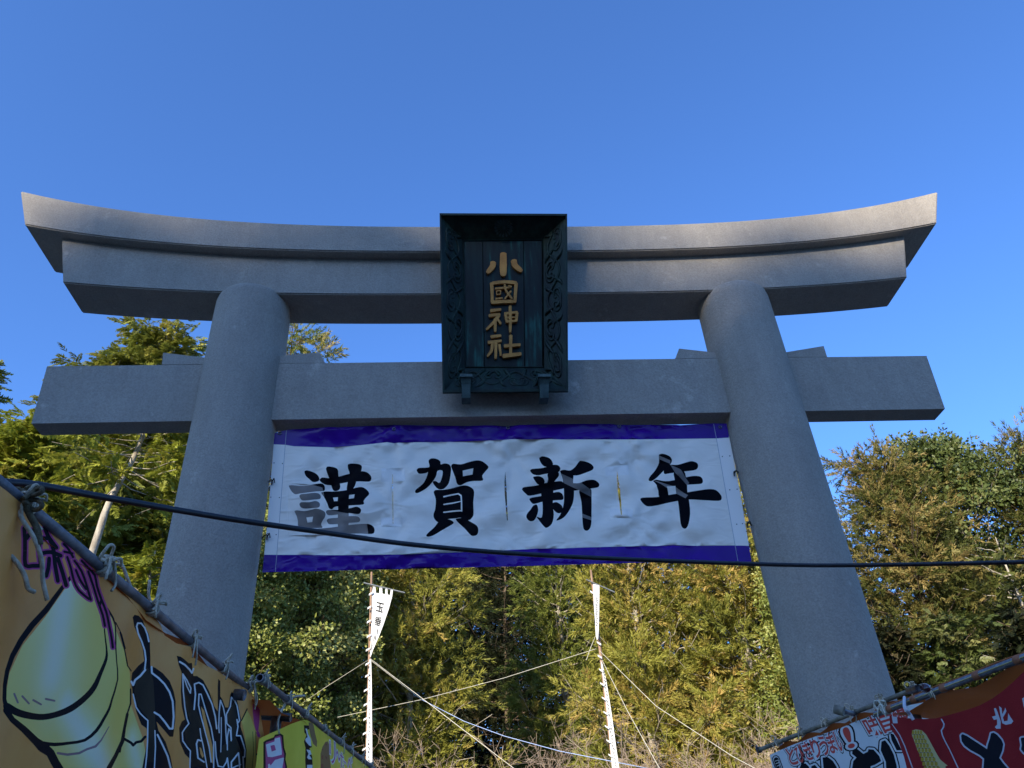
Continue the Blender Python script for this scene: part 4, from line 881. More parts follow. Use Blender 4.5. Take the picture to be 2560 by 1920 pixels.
bigk = [[(1390, 590), (1430, 600), (1540, 690), (1600, 660), (1610, 625), (1680, 630), (1760, 720), (1785, 790), (1700, 840), (1640, 860), (1640, 1000), (1370, 1000), (1390, 850), (1400, 790), (1445, 740), (1385, 690)],
        [(975, 740), (1050, 735), (1120, 790), (1170, 870), (1200, 1000), (1000, 1000)], [(650, 900), (680, 830), (740, 820), (790, 870), (800, 1000), (640, 1000)], [(820, 860), (870, 840), (920, 900), (940, 1000), (820, 1000)],
        [(1790, 520), (1840, 500), (1900, 580), (1960, 700), (2000, 850), (2020, 1000), (1860, 1000), (1850, 800), (1780, 640)], [(1910, 400), (1960, 420), (2030, 560), (2070, 640), (2000, 640), (1960, 560), (1930, 500)]]
lay = [(1, SZ3([G_(q) for b in bigk for q in ST(b+[b[0]], 84)]), 'u'), (0, SZ3([G_(q) for b in bigk for q in ST(b+[b[0]], 50)]), 'u'), (1, SZ3([G_(b) for b in bigk]), 'u')]
lay += [(1, SZ3([G_(q) for q in ST([(330, 760), (380, 900), (390, 1000)], 110)]), 'u'), (0, SZ3([G_(q) for q in ST([(330, 760), (380, 900), (390, 1000)], 82)]), 'u'), (1, SZ3([G_(q) for q in ST([(335, 770), (375, 900), (385, 1000)], 70)]), 'u')]
lay += [(0, SZ3([G_(q) for q in ST([(320, 790), (360, 775)], 9)+ST([(330, 825), (375, 808)], 9)+ST([(345, 860), (385, 842)], 9)+ST([(365, 775), (390, 890)], 7)]), 'u')]
tb = 'とびきりうまい!'; n = len(tb)
TLq, TRq, BRq, BLq = np.array((445, 625)), np.array((1330, 315)), np.array((1425, 590)), np.array((540, 850))
for k, ch_ in enumerate(tb):
    u0, u1 = k/n+.008, (k+1)/n-.008
    q = [TLq+(TRq-TLq)*u0, TLq+(TRq-TLq)*u1, BLq+(BRq-BLq)*u1, BLq+(BRq-BLq)*u0]
    if ch_ == '!': q[0] = q[0]+(q[1]-q[0])*.25; q[3] = q[3]+(q[2]-q[3])*.25
    for m_, of in ((1, .13), (0, .085), (2, .02)): lay.append((m_, SZ3([G_(l) for l in glyph(ch_, q, of)]), 'u' if m_ != 2 else 'eo'))
for k, ch_ in enumerate('味自慢'):
    TL, TR, BR, BL = np.array((1500, 215)), np.array((2100, 20)), np.array((2220, 290)), np.array((1640, 460)); u0, u1 = k/3+.01, (k+1)/3-.01
    q = [TL+(TR-TL)*u0, TL+(TR-TL)*u1, BL+(BR-BL)*u1, BL+(BR-BL)*u0]
    for m_, of in ((1, .12), (0, .08), (2, .02)): lay.append((m_, SZ3([G_(l) for l in glyph(ch_, q, of)]), 'u' if m_ != 2 else 'eo'))
o = cloth('stall_banner', pl3, brd, lay, [T_BOARD, T_BLACK, T_RED], .03, px=False)
tag(o, 'pale stall banner with red and black lettering on a bamboo pole at lower right', 'banner', 'printed banners on the stalls')

# ---- right stall, near (red cloth, orange canopy)
ZQ = 2.19
Q1, Q2 = atz(2212, 1777, ZQ), atz(2570, 1640, ZQ); dq = (Q2-Q1)/np.linalg.norm(Q2-Q1); Q3 = Q2+dq*1.5; Q0 = Q1-dq*.06
outq = np.array([-dq[1], dq[0], 0]); outq = outq if outq[0] > 0 else -outq
s4 = empty('food_stall', (Q1[0]+1.2, (Q1[1]+Q3[1])/2, 0), 'nearest food stall on the right with orange canopy strapped to a steel pole', 'stall', 'food stalls along the approach')
pole(s4, Q0, Q3, .0118, PIPE)
STRAP = mat('orange_brown_strap', (.3, .105, .045), .6)
ORC = mat('orange_edge_cord', (.33, .09, .02), .7)
for k, px_ in enumerate((2227, 2287, 2361, 2444, 2547)):
    py_ = 1777+(px_-2212)*(1640-1777)/(2570-2212); c = atz(px_, py_, ZQ); T = Tubes(); T.add([c-dq*.016, c-dq*.014, c+dq*.014, c+dq*.016], [.0122, .0142, .0142, .0122], 14); T.obj('strap', STRAP, s4)
T = Tubes(); T.add([Q0+EZ*.0145+outq*.003+dq*t+np.array([0, 0, .0015*math.sin(t*21)]) for t in np.linspace(0, 2.6, 40)], .0034, 6); T.obj('edge_cord', ORC, s4)
T = Tubes(); T.add([Q0-outq*.0112+dq*t-EZ*.001 for t in np.linspace(0, 2.6, 8)], .0022, 5); T.obj('yellow_stripe', mat('yellow_paint_stripe', (.42, .32, .12), .6), s4)
c = atz(2330, 1777-(2330-2212)*137/358, ZQ); T = Tubes(); T.add(ring_pts(c, outq, EZ, .0132, 16), .003, 5); T.obj('green_tie', mat('green_string', (.04, .3, .2), .6), s4)
T = Tubes(); T.add(smooth_path([atz(2265, 1757, ZQ)+EZ*.02, atd(2262, 1768, 3.3), atd(2274, 1785, 3.3), atd(2284, 1800, 3.3)], 5), .006, 6); T.obj('white_tie', mat('white_string', (.6, .6, .63), .6), s4)
canopy(s4, Q0+dq*.1, Q3, outq, 2.3, CANVAS_O, rise=-.11, sag=.05)
for q in (Q0+dq*.15, Q3-dq*.1):
    pole(s4, (q[0], q[1], 0)+outq*.06, (q[0], q[1], ZQ-.02)+outq*.06, .02, PIPE, 'post'); pole(s4, (q[0], q[1], 0)+outq*2.2, (q[0], q[1], ZQ-.15)+outq*2.2, .02, PIPE, 'post')
counter(s4, Q0.copy(), Q3.copy(), outq)
for k, (px_, sz) in enumerate(((2215, .9), (2330, .6))):
    py_ = 1777+(px_-2212)*(1640-1777)/(2570-2212); rope_tie(s4, atz(px_, py_, ZQ), dq, .0118, sz*.8, 120+k, ROPE_WHITE if k == 0 else ROPE, 2)
# dark lump of a lamp housing / bulb socket on top of the pole
bm = bmesh.new(); bmesh.ops.create_uvsphere(bm, u_segments=16, v_segments=10, radius=.5)
a, b = atd(2330, 1722, 3.15), atd(2296, 1718, 3.3); dd = b-a; 
Mx = Matrix.Translation(Vector((a+b)/2)) @ Vector(dd).to_track_quat('Z', 'Y').to_matrix().to_4x4() @ Matrix.Diagonal((.032, .032, .075, 1)); bmesh.ops.transform(bm, matrix=Mx, verts=bm.verts)
lamp = bm_obj('lamp_bulb', bm, mat('dark_red_glass', (.05, .01, .012), .15, coat=.5), s4, smooth=True)
pole(s4, atd(2296, 1720, 3.22), atd(2272, 1727, 3.3), .012, PIPE_DARK, 'lamp_socket')
w4 = folds(31, .006, [((3, 5), (-1, 1)), ((7, 10), (2, 5))])
pl4 = Plane(Q0, Q3, lambda s, z: w4(s, z))
H_ = lambda pts: conv(pts, 2200, 1620, .18081)
et = H_([(130, 935), (200, 950), (300, 962), (450, 975), (600, 982), (770, 972), (1000, 912), (1200, 855), (1380, 792), (1550, 700), (1700, 592), (1850, 460), (1991, 325), (2200, 160), (2450, 20)])
ss = [pl4.from_px(*p) for p in et]; lb = [pl4.from_px(*p) for p in H_([(140, 1110), (240, 1250), (330, 1500), (370, 1659), (430, 1900)])]
brd = ss+[(ss[-1][0]+.6, ss[-1][1]), (ss[-1][0]+.6, 1.35), (lb[-1][0], 1.35)]+lb[::-1]
def SZ4(loops): return [[pl4.from_px(*p) for p in l] for l in loops]
to = [(1120, 1210), (1140, 1190), (1200, 1215), (1330, 1300), (1440, 1370), (1480, 1400), (1490, 1340), (1520, 1250), (1535, 1180), (1570, 1170), (1620, 1200), (1680, 1270), (1705, 1330), (1690, 1420), (1650, 1520), (1700, 1590), (1760, 1659), (1860, 1800), (1420, 1800), (1430, 1659), (1440, 1530), (1380, 1480), (1250, 1410), (1170, 1350), (1130, 1290)]
u2 = [(1945, 1250), (1960, 1240), (2060, 1230), (2200, 1300), (2200, 1800), (2100, 1800), (2080, 1500), (1991, 1450), (1950, 1400), (1960, 1340)]
lay = [(1, SZ4([H_(q) for q in ST(to+[to[0]], 44)+ST(u2+[u2[0]], 44)+ST([(165, 1050), (270, 1200), (340, 1350), (400, 1520), (450, 1659), (500, 1850)], [10, 13, 15, 15, 15, 15])+ST([(850, 985), (885, 1050), (878, 1095), (848, 1140), (860, 1200), (900, 1290), (960, 1400), (1020, 1530), (1080, 1659), (1150, 1800)], [16, 18, 18, 18, 16, 14, 14, 15, 16, 16])]), 'u'),
       (2, SZ4([H_(to), H_(u2)]), 'u'),
       (1, SZ4([H_([(1575, 835), (1600, 830), (1628, 890), (1650, 960), (1668, 1010), (1668, 1115), (1610, 1117), (1588, 1092), (1620, 1060), (1618, 985), (1575, 995), (1548, 950), (1600, 935)]), H_([(1645, 800), (1680, 830), (1690, 915), (1725, 850), (1730, 822), (1748, 870), (1735, 900), (1700, 960), (1715, 1015), (1765, 1005), (1772, 900), (1800, 950), (1842, 1012), (1815, 1048), (1740, 1062), (1690, 1040), (1665, 930)]),
        H_([(1965, 700), (2010, 670), (2040, 760), (2000, 840), (1985, 800)]), H_([(160, 935), (235, 950), (243, 1040), (180, 1040)])]), 'u')]
cn = [(445, 1140), (500, 1125), (580, 1140), (640, 1200), (690, 1290), (760, 1420), (800, 1490), (830, 1540), (900, 1600), (935, 1625), (900, 1640), (960, 1800), (720, 1800), (650, 1659), (600, 1560), (520, 1420), (490, 1330), (440, 1200)]
lay.append((4, SZ4([H_(cn)]), 'u')); ker = []; drk = []
for r_ in range(10):
    t = r_/9; cx, cy = 512+t*230, 1165+t*560; wd = 66+t*44; dx, dy = 9+t*4, 62
    for k in range(-2, 2):
        x0 = cx+(k+.5)*wd*.56; ker += [[(x0-wd*.2, cy-22), (x0, cy-28), (x0+wd*.2, cy-20), (x0+wd*.24, cy+14), (x0+wd*.1, cy+28), (x0-wd*.16, cy+26), (x0-wd*.22, cy+8)]]
        drk += [[(x0+wd*.26-5, cy+26), (x0+wd*.26+6, cy+26), (x0+wd*.26+6, cy+38), (x0+wd*.26-5, cy+38)]]
    drk += ST([(cx-wd*1.05, cy+32), (cx+wd*1.05, cy+36)], 5)
lay.append((3, SZ4([H_(q) for q in ker]), 'u')); lay.append((5, SZ4([H_(q) for q in drk]), 'u'))
o = cloth('stall_cloth', pl4, brd, lay, [C_RED, C_WHITE, C_BLACK, C_CORN, C_CORNP, mat('cotton_plum_print', (.06, .01, .02), .8)], .03, px=False)
tag(o, 'dark red cloth sagging from the stall with a corn cob and white and black characters', 'banner', 'printed banners on the stalls')

# ================================================================== CABLE across the approach
cp = [((-260, 1225), 2.2), ((-60, 1203), 2.3), ((0, 1205), 2.35), ((93, 1212.5), 2.42), ((232, 1238), 2.55), ((431, 1273), 2.72), ((600, 1301), 2.85), ((809, 1331), 3.0), ((1018, 1360), 3.2), ((1260, 1382), 3.4), ((1537, 1397), 3.65), ((1920, 1411), 3.95), ((2141, 1413), 4.1), ((2560, 1405), 4.3), ((2900, 1392), 4.4)]
T = Tubes(); T.add(smooth_path([atd(p[0], p[1], d) for p, d in cp], 8), .0098, 10)
tag(T.obj('cable', CABLE), 'thick black cable sagging across the picture in front of the gate', 'cable')

# ================================================================== TALL FLAGS
def flag(px_top, px_bot, barL, barR, label, wide, Y=16.0, seed=1):
    top, bot = aty(*px_top, Y), aty(*px_bot, Y); d = (bot-top); base = top+d*(top[2]/(top[2]-bot[2]))
    t = empty('flag_pole', tuple(base), label, 'banner pole', 'tall white shrine banners on poles')
    T = Tubes(); T.add([base, base*.5+top*.5, top], [.075, .06, .03], 8); T.obj('pole', POLEW, t)
    a, b = aty(*barL, Y-.1), aty(*barR, Y-.1); T = Tubes(); T.add([a, b], .022, 6); T.obj('crossbar', ROPE_WHITE, t)
    return t, top, base
fl1, t1, b1 = flag((929, 1430), (918, 1912), (909, 1457), (1012, 1482), 'left tall white shrine banner hanging open from its crossbar, black writing', True)
fl2, t2, b2 = flag((1477, 1425), (1535, 1920), (1465, 1449), (1537, 1481), 'right tall white shrine banner hanging folded narrow along its pole', False)
S7 = lambda pts: conv(pts, 600, 1400, .3134)
fp = Plane((-4, 15.86, 0), (6, 15.86, 0), folds(3, .03, [((3, 5), (.3, .8)), ((8, 12), (-.5, .5))]))
body = S7([(1052, 262), (1062, 212), (1080, 214), (1084, 262), (1112, 266), (1112, 220), (1134, 222), (1136, 268), (1158, 272), (1160, 228), (1176, 230), (1178, 274), (1196, 280), (1202, 236), (1220, 240), (1214, 290), (1190, 380), (1150, 500), (1105, 620), (1062, 715), (1043, 770), (1036, 772), (1040, 700), (1046, 560), (1052, 400)])
def gl(t_, quad): return glyph(t_, quad, .03)
ink = gl('玉', S7([(1088, 335), (1150, 350), (1135, 420), (1085, 405)]))+gl('垂', S7([(1078, 450), (1132, 462), (1118, 530), (1074, 515)]))
ink2 = [S7(q) for q in ST([(1098, 555), (1094, 590)], 7)+ST([(1070, 605), (1078, 640), (1084, 600)], 6)+ST([(1060, 625), (1066, 650)], 5)+ST([(1055, 680), (1046, 715)], 7)+ST([(1052, 650), (1050, 690)], 5)]
o = cloth('flag_cloth', fp, body, [(1, ink, 'eo'), (1, ink2, 'u')], [FLAGW, FLAGK], .08, fl1)
strip = S7([(1034, 790), (1046, 800), (1050, 950), (1052, 1200), (1055, 1400), (1056, 1659), (1060, 1800), (1010, 1800), (1008, 1500), (1014, 1300), (1020, 1100), (1026, 900)])
rg = random.Random(4); ink3 = []
for k in range(26):
    y = 850+k*34+rg.uniform(-6, 6); x = 1037-(y-850)*.012+rg.uniform(-3, 3); l = rg.uniform(10, 22); ink3 += [S7(q) for q in ST([(x-5, y), (x+rg.uniform(-4, 6), y+l*.5), (x+rg.uniform(-6, 3), y+l)], rg.uniform(4, 8))]
o = cloth('flag_cloth', fp, strip, [(1, ink3, 'u')], [FLAGW, FLAGK], .08, fl1)
for k, (x, y) in enumerate(((1042, 270), (1030, 380), (1026, 492), (1026, 608), (1018, 716), (1014, 830), (1012, 925), (1002, 1040), (1000, 1155), (998, 1270), (994, 1385), (990, 1510))):
    p = [aty(*q, 15.84) for q in S7([(x-15, y+14), (x+16, y-4), (x+16, y-18), (x-12, y-2)])]; bm = bmesh.new(); hexa(bm, p+[q+np.array([0, .03, 0]) for q in p]); bm_obj('tie_loop', bm, FLAGW, fl1)
S8 = lambda pts: conv(pts, 1080, 1400, .31337)
body2 = S8([(1284, 190), (1310, 196), (1336, 205), (1334, 400), (1330, 560), (1326, 625), (1316, 640), (1306, 600), (1300, 480), (1290, 350)])
ink4 = []
for k in range(13):
    y = 300+k*18; ink4 += [S8(q) for q in ST([(1310+rg.uniform(-6, 3), y), (1318+rg.uniform(-4, 4), y+5), (1312+rg.uniform(-4, 6), y+12)], 4.5)]
o = cloth('flag_cloth', fp, body2, [(1, ink4, 'u')], [FLAGW, FLAGK], .08, fl2)
strip2 = S8([(1345, 800), (1360, 830), (1390, 960), (1410, 1080), (1432, 1220), (1450, 1350), (1470, 1500), (1494, 1659), (1510, 1800), (1450, 1800), (1436, 1659), (1425, 1520), (1408, 1330), (1392, 1180), (1372, 1000), (1355, 880)])
ink5 = []
for k in range(30):
    y = 880+k*27; x = 1370+(y-880)*.118; ink5 += [S8(q) for q in ST([(x+rg.uniform(-8, 2), y), (x+rg.uniform(0, 14), y+8), (x+rg.uniform(-6, 10), y+17)], rg.uniform(4, 7))]
o = cloth('flag_cloth', fp, strip2, [(1, ink5, 'u')], [FLAGW, FLAGK], .08, fl2)
for k, (x, y) in enumerate(((1278, 258), (1332, 664), (1338, 770), (1350, 880), (1358, 990), (1372, 1105), (1385, 1220), (1396, 1332), (1408, 1445), (1424, 1560))):
    p = [aty(*q, 15.84) for q in S8([(x-18, y-16), (x+18, y+4), (x+16, y+18), (x-14, y-2)])]; bm = bmesh.new(); hexa(bm, p+[q+np.array([0, .03, 0]) for q in p]); bm_obj('tie_loop', bm, FLAGW, fl2)
# guy ropes
def guy(parent, pts, r=.0075, m=ROPE_WHITE):
    T = Tubes(); T.add([aty(px_, py_, y) for px_, py_, y in pts], r, 5); T.obj('guy_rope', m, parent)
guy(fl1, [(926, 1647, 15.9), (1100, 1780, 13.5), (1290, 1925, 11.5)]); guy(fl1, [(926, 1647, 15.9), (822, 1713, 17.5), (760, 1755, 18.5)])
guy(fl1, [(926, 1650, 15.9), (1054, 1749, 14.5)], .007); guy(fl1, [(1054, 1749, 14.5), (1160, 1803, 13.6), (1260, 1840, 13), (1400, 1878, 12), (1640, 1925, 10.5)], .0075, mat('blue_white_rope', (.35, .45, .68), .7))
guy(fl2, [(1490, 1622, 15.9), (1260, 1695, 16.2), (1054, 1749, 16.6), (844, 1793, 17.2)]); guy(fl2, [(1499, 1627, 15.9), (1640, 1765, 14.2), (1830, 1890, 12.8), (1960, 1960, 12)])
guy(fl2, [(1505, 1650, 15.9), (1570, 1780, 14.6), (1640, 1905, 13.5), (1665, 1950, 13.2)]); guy(fl2, [(1489, 1590, 16), (1477, 1618, 16), (1466, 1650, 15.8)], .008)

# ================================================================== TREES
def norm(v): return v/(np.linalg.norm(v, axis=-1, keepdims=True)+1e-9)
def rnd_rot(axis, rng):
    """frames whose z axis is `axis`"""
    a = norm(axis); h = norm(rng.normal(size=a.shape)); x = norm(np.cross(h, a)); y = np.cross(a, x)
    return np.stack([x, y, a], -1)
def tuft_sugi(rng, n=38, wk=1.0):
    """brush of needle shoots: narrow kites radiating off a short curved stem"""
    t = rng.uniform(0, .8, n); az = rng.uniform(0, 2*math.pi, n); op = rng.uniform(.45, 1.1, n)*(1-t*.6); l = rng.uniform(.2, .34, n)
    base = np.stack([0*t, 0*t, t], -1); d = np.stack([np.sin(op)*np.cos(az), np.sin(op)*np.sin(az), np.cos(op)], -1)
    tip = base+d*l[:, None]; side = norm(np.cross(d, rng.normal(size=d.shape)))*.028*wk
    b2 = base+d*l[:, None]*.25; return np.stack([b2+side, tip, b2-side], 1).reshape(-1, 3, 3)
def tuft_hinoki(rng, n=26):
    """flat drooping fan of scaly sprays"""
    k = np.arange(n); t = (k//2)/(n/2); sg = np.where(k % 2 == 0, 1, -1); l = (.40*(1-t*.75)+.06)*rng.uniform(.7, 1.15, n)
    base = np.stack([0*t, -.12*t*t, t*.85], -1); an = rng.uniform(.6, .95, n)
    d = np.stack([sg*np.sin(an), -.25+rng.normal(0, .16, n), np.cos(an)], -1); d = norm(d)
    tip = base+d*l[:, None]; side = norm(np.cross(d, np.stack([0*t+rng.normal(0, .25, n), 1+0*t, rng.normal(0, .25, n)], -1)))*(.055+.03*rng.random(n))[:, None]
    mid = base*.55+tip*.45; return np.stack([base, tip+side*.35, mid-side*1.5], 1).reshape(-1, 3, 3)
def tuft_leaf(rng, n=19):
    c = rng.normal(size=(n, 3)); c = norm(c)*rng.uniform(.15, .6, n)[:, None]; c[:, 2] += .3; d = norm(norm(c)+rng.normal(0, .7, (n, 3))); s = norm(np.cross(d, rng.normal(size=(n, 3))))
    l = rng.uniform(.16, .26, n)[:, None]; w = l*.32; a = c; b = c+d*l*.5+s*w; e = c+d*l; f = c+d*l*.5-s*w
    return np.stack([a, b, e, a, e, f], 1).reshape(-1, 3, 3)
TUFT = {'sugi': tuft_sugi, 'hinoki': tuft_hinoki, 'leaf': tuft_leaf, 'sugi_far': lambda r: tuft_sugi(r, 26, 1.7)}
def crown_mesh(name, C, Dr, S, tint, kind, rng):
    far = kind == 'sugi' and len(C) and S.mean() > 1.3; kind_t = 'sugi_far' if far else kind
    """C centres, Dr axis directions, S sizes, tint 0..1 per tuft"""
    tmpl = [TUFT[kind_t](rng) for _ in range(6)]; which = rng.integers(0, 6, len(C)); R = rnd_rot(Dr, rng)
    if kind == 'hinoki':   # keep the fans' flat side roughly level / drooping
        up = np.array([0, 0, 1.])+rng.normal(0, .45, Dr.shape); z = norm(Dr); x = norm(np.cross(up, z)); y = np.cross(z, x); R = np.stack([x, y, z], -1)
    Vs = []; Ts = []
    for k in range(6):
        i = np.where(which == k)[0]
        if not len(i): continue
        P = tmpl[k].reshape(-1, 3); W_ = np.einsum('nij,pj->npi', R[i], P)*S[i][:, None, None]+C[i][:, None]
        Vs.append(W_.reshape(-1, 3)); nv = len(P); tt = np.repeat(tint[i], nv)+rng.normal(0, .07, len(i)*nv).repeat(1); Ts.append(tt)
    V = np.concatenate(Vs); tt = np.clip(np.concatenate(Ts), 0, 1); me = mesh_np(name, V, np.arange(len(V)).reshape(-1, 3))
    at = me.attributes.new('tint', 'FLOAT', 'POINT'); at.data.foreach_set('value', tt.astype(np.float32)); return me
def make_tree(name, base, H, Rad, kind, m, bark, label, seed, cb=.25, nb=90, lean=(0, 0), tufts=2200, size=.8, prof='cone', r0=.28, tip=.35, cat='tree', group='trees beyond the gate', gap=.0, trunk_pts=None, clump=20, droop=.0):
    rng = np.random.default_rng(seed); base = np.array(base, float)
    root = empty(name, tuple(base), label, cat, group)
    ts = np.linspace(0, 1, 14); wob = np.cumsum(rng.normal(0, .06, (14, 2)), 0)*H/30
    path = np.stack([base[0]+lean[0]*ts*H+wob[:, 0]*ts, base[1]+lean[1]*ts*H+wob[:, 1]*ts, base[2]+ts*H*.985], -1)
    if trunk_pts is not None: path = smooth_path(trunk_pts, 4); ts = np.linspace(0, 1, len(path))
    T = Tubes(); T.add(path, r0*(1-ts*(.93 if trunk_pts is None else .6))*np.where(ts < .04, 1.3, 1), 9, cap=False)
    def tp(t): return np.array([np.interp(t, ts, path[:, k]) for k in range(3)])
    Cs, Ds, Ss, Tn = [], [], [], []
    per = max(3, int(tufts/nb)); clumps = rng.uniform(0, 1, (6, 3))
    for b in range(nb):
        t = cb+(1-cb)*((b+rng.uniform(0, 1))/nb)**(.85); u = (t-cb)/(1-cb)
        if prof == 'cone': rp = (1-u)**.75*.95+.08
        elif prof == 'dome': rp = math.sqrt(max(.02, 1-(max(0, u-.25)/.77)**2))*(.75+.25*min(1, u/.25))
        else: rp = (1-u)**.5*.9+.1
        az = b*2.39996+rng.normal(0, .35); Lb = Rad*rp*rng.choice([.55, .8, 1, 1.1, 1.25], p=[.12, .22, .33, .23, .1])
        if gap and rng.random() < gap: continue
        P0 = tp(t*.98); hd = np.array([math.cos(az), math.sin(az), 0]); el = (.05 if kind != 'leaf' else .5)+.5*u+rng.normal(0, .12)-droop
        q = np.linspace(0, 1, 6); sagc = (-.22 if kind == 'sugi' else -.12)*(1-u)
        br = P0+hd*(q*Lb)[:, None]+np.array([0, 0, 1.])*((q*el+sagc*4*q*(1-q)*.7+.16*q*q*(kind == 'sugi'))*Lb)[:, None]
        br[1:] += rng.normal(0, .04*Lb, (5, 3))*q[1:, None]
        T.add(br, np.maximum(.012, r0*.26*(1-t*.55)*(1-q*.88)), 4, cap=False)
        k = max(2, int(per*(.35+rp)))
        # a few foliage clumps per branch, tufts packed in each: light pads and dark gaps between
        nc = max(1, int(round(k/clump))); cq = np.sort(rng.uniform(.38 if u < .85 else .2, 1.02, nc)); 
        for j in range(nc):
            cc = np.array([np.interp(min(1, cq[j]), q, br[:, e]) for e in range(3)]); lat = rng.normal(0, 1, 3)*np.array([.18, .18, .06])*Lb*.55; cc = cc+lat*cq[j]
            if np.linalg.norm(lat) > .5: T.add([np.array([np.interp(max(0, cq[j]-.15), q, br[:, e]) for e in range(3)]), cc], [.018, .008], 3, cap=False)
            n_ = max(2, int(k/nc)); rad_c = (rng.uniform(.3, .58) if kind == 'sugi' else rng.uniform(.38, .75))*size*1.25
            off = rng.normal(0, 1, (n_, 3))*np.array([rad_c, rad_c, rad_c*(.7 if kind == 'sugi' else .42)])*.62; pc = cc+off; bt = rng.normal(.42, .16)+.12*(tip-.35)
            dd = norm(off*1.3/rad_c*(1.1 if kind == 'sugi' else .7)+hd*.45+np.array([0, 0, .25 if kind == 'sugi' else (.1 if kind == 'leaf' else -.18)])+rng.normal(0, .25, (n_, 3)))
            Cs.append(pc); Ds.append(dd); Ss.append(rng.uniform(.65, 1.15, n_)*size); Tn.append(np.clip(bt+(rng.random(n_) < tip)*rng.uniform(.1, .4, n_)*rng.choice([1, 1, .3]), .02, 1))
    C = np.concatenate(Cs); me = crown_mesh('crown', C, np.concatenate(Ds), np.concatenate(Ss), np.concatenate(Tn), kind, rng)
    link('crown', me, root, m); T.obj('trunk', bark, root); return root
def tree_at(px_, py_, Y, hw, kind, m, bark, label, seed, **k):
    top = aty(px_, py_, Y); dep = (top-CAM)@AX_W; Rad = hw*dep/F_PX
    gz = float(hz(np.array([top[0]]), np.array([Y]))[0]); nm = {'sugi': 'cedar_tree', 'hinoki': 'cypress_tree', 'leaf': 'broadleaf_tree'}[kind]
    return make_tree(nm, (top[0], Y, gz-.1), top[2]-gz, Rad, kind, m, bark, label, seed, **k)
#TREES
tree_at(-30, 850, 22, 125, 'hinoki', LF_HINOKI, BARK_BROWN, 'dark green pointed cypress cut by the left edge of the picture', 1, cb=.3, nb=120, tufts=3800, size=.75)
tree_at(95, 1020, 19, 135, 'hinoki', LF_HINOKI_Y, BARK_BROWN, 'bright yellow green cypress below the left end of the tie beam', 2, cb=.15, nb=130, tufts=4600, size=.72, prof='round')
tree_at(300, 880, 30, 120, 'hinoki', LF_HINOKI, BARK_PALE, 'olive cypress with rounded top seen just above the left end of the tie beam', 3, cb=.3, nb=130, tufts=4200, size=.85, prof='dome')
tree_at(440, 800, 32, 170, 'hinoki', LF_HINOKI, BARK_PALE, 'tallest olive cypress left of the left pillar between the two beams', 4, cb=.3, nb=150, tufts=5200, size=.9, prof='dome')
tree_at(745, 792, 34, 140, 'sugi', LF_SUGI, BARK_BROWN, 'thin brown tipped cedar showing above the tie beam right of the left pillar', 5, cb=.35, nb=90, tufts=1600, size=1.1, tip=.8, prof='dome', gap=.15)
tree_at(250, 1110, 24, 210, 'hinoki', LF_HINOKI, BARK_PALE, 'shaggy dark cypress with bare lower limbs filling the space under the left beam', 6, cb=.1, nb=140, tufts=4600, size=.8, prof='dome')
tree_at(520, 1080, 27, 150, 'hinoki', LF_HINOKI, BARK_PALE, 'dark cypress standing half hidden behind the left pillar', 7, cb=.1, nb=110, tufts=2800, size=.9, prof='dome')
tp_ = [aty(263, 1900, 15)*0+np.array([aty(215, 1420, 15)[0]-.5, 15, -.1]), aty(225, 1400, 15), aty(263, 1281, 15), aty(301, 1203, 15.1), aty(329, 1156, 15.2), aty(357, 1090, 15.3), aty(372, 1040, 15.4), aty(380, 985, 15.5)]
make_tree('leaning_tree', tuple(tp_[0]), 11, 2.3, 'hinoki', LF_HINOKI_Y, BARK_PALE, 'leaning tree with a pale mottled trunk and yellow green sprays left of the left pillar', 8, cb=.42, nb=60, tufts=900, size=.55, prof='dome', r0=.12, trunk_pts=tp_, gap=.25, droop=.2)
tree_at(400, 1340, 17, 90, 'hinoki', LF_HINOKI_Y, BARK_PALE, 'low yellow green cypress against the left pillar above the stall pole', 9, cb=.1, nb=70, tufts=1500, size=.6, prof='dome')
tree_at(770, 1320, 24, 200, 'leaf', LF_BROAD, BARK_BROWN, 'glossy broadleaf evergreen between the left pillar and the left shrine banner', 10, cb=.12, nb=150, tufts=4200, size=.75, prof='dome', tip=.5)
tree_at(640, 1400, 21, 110, 'leaf', LF_BROAD, BARK_BROWN, 'small broadleaf evergreen close beside the left pillar foot', 11, cb=.1, nb=90, tufts=2000, size=.7, prof='dome')
tree_at(1040, 1190, 27, 170, 'sugi', LF_SUGI_G, BARK_PALE, 'sunlit cedar with tufted boughs right of the left shrine banner', 12, cb=.05, nb=150, tufts=3600, size=.95, tip=.3, prof='round')
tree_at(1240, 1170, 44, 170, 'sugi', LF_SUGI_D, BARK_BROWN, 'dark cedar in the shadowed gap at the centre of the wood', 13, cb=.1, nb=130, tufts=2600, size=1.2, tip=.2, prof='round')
tree_at(1370, 1200, 36, 150, 'sugi', LF_SUGI, BARK_PALE, 'greenish cedar just left of the right shrine banner with a grey trunk', 14, cb=.15, nb=120, tufts=2600, size=1.05, tip=.4, prof='round')
tree_at(1540, 1160, 29, 190, 'sugi', LF_SUGI_G, BARK_PALE, 'golden cedar behind the right shrine banner', 15, cb=.12, nb=150, tufts=4000, size=1.0, tip=.5, prof='round')
tree_at(1770, 1180, 28, 190, 'sugi', LF_SUGI_G, BARK_PALE, 'yellow brown cedar left of the right pillar, fullest of the cedars', 16, cb=.1, nb=160, tufts=4400, size=1.0, tip=.5, prof='round')
tree_at(1960, 1400, 25, 95, 'leaf', LF_BROAD, BARK_BROWN, 'narrow broadleaf evergreen tucked against the right pillar', 17, cb=.05, nb=90, tufts=2200, size=.7, prof='dome')
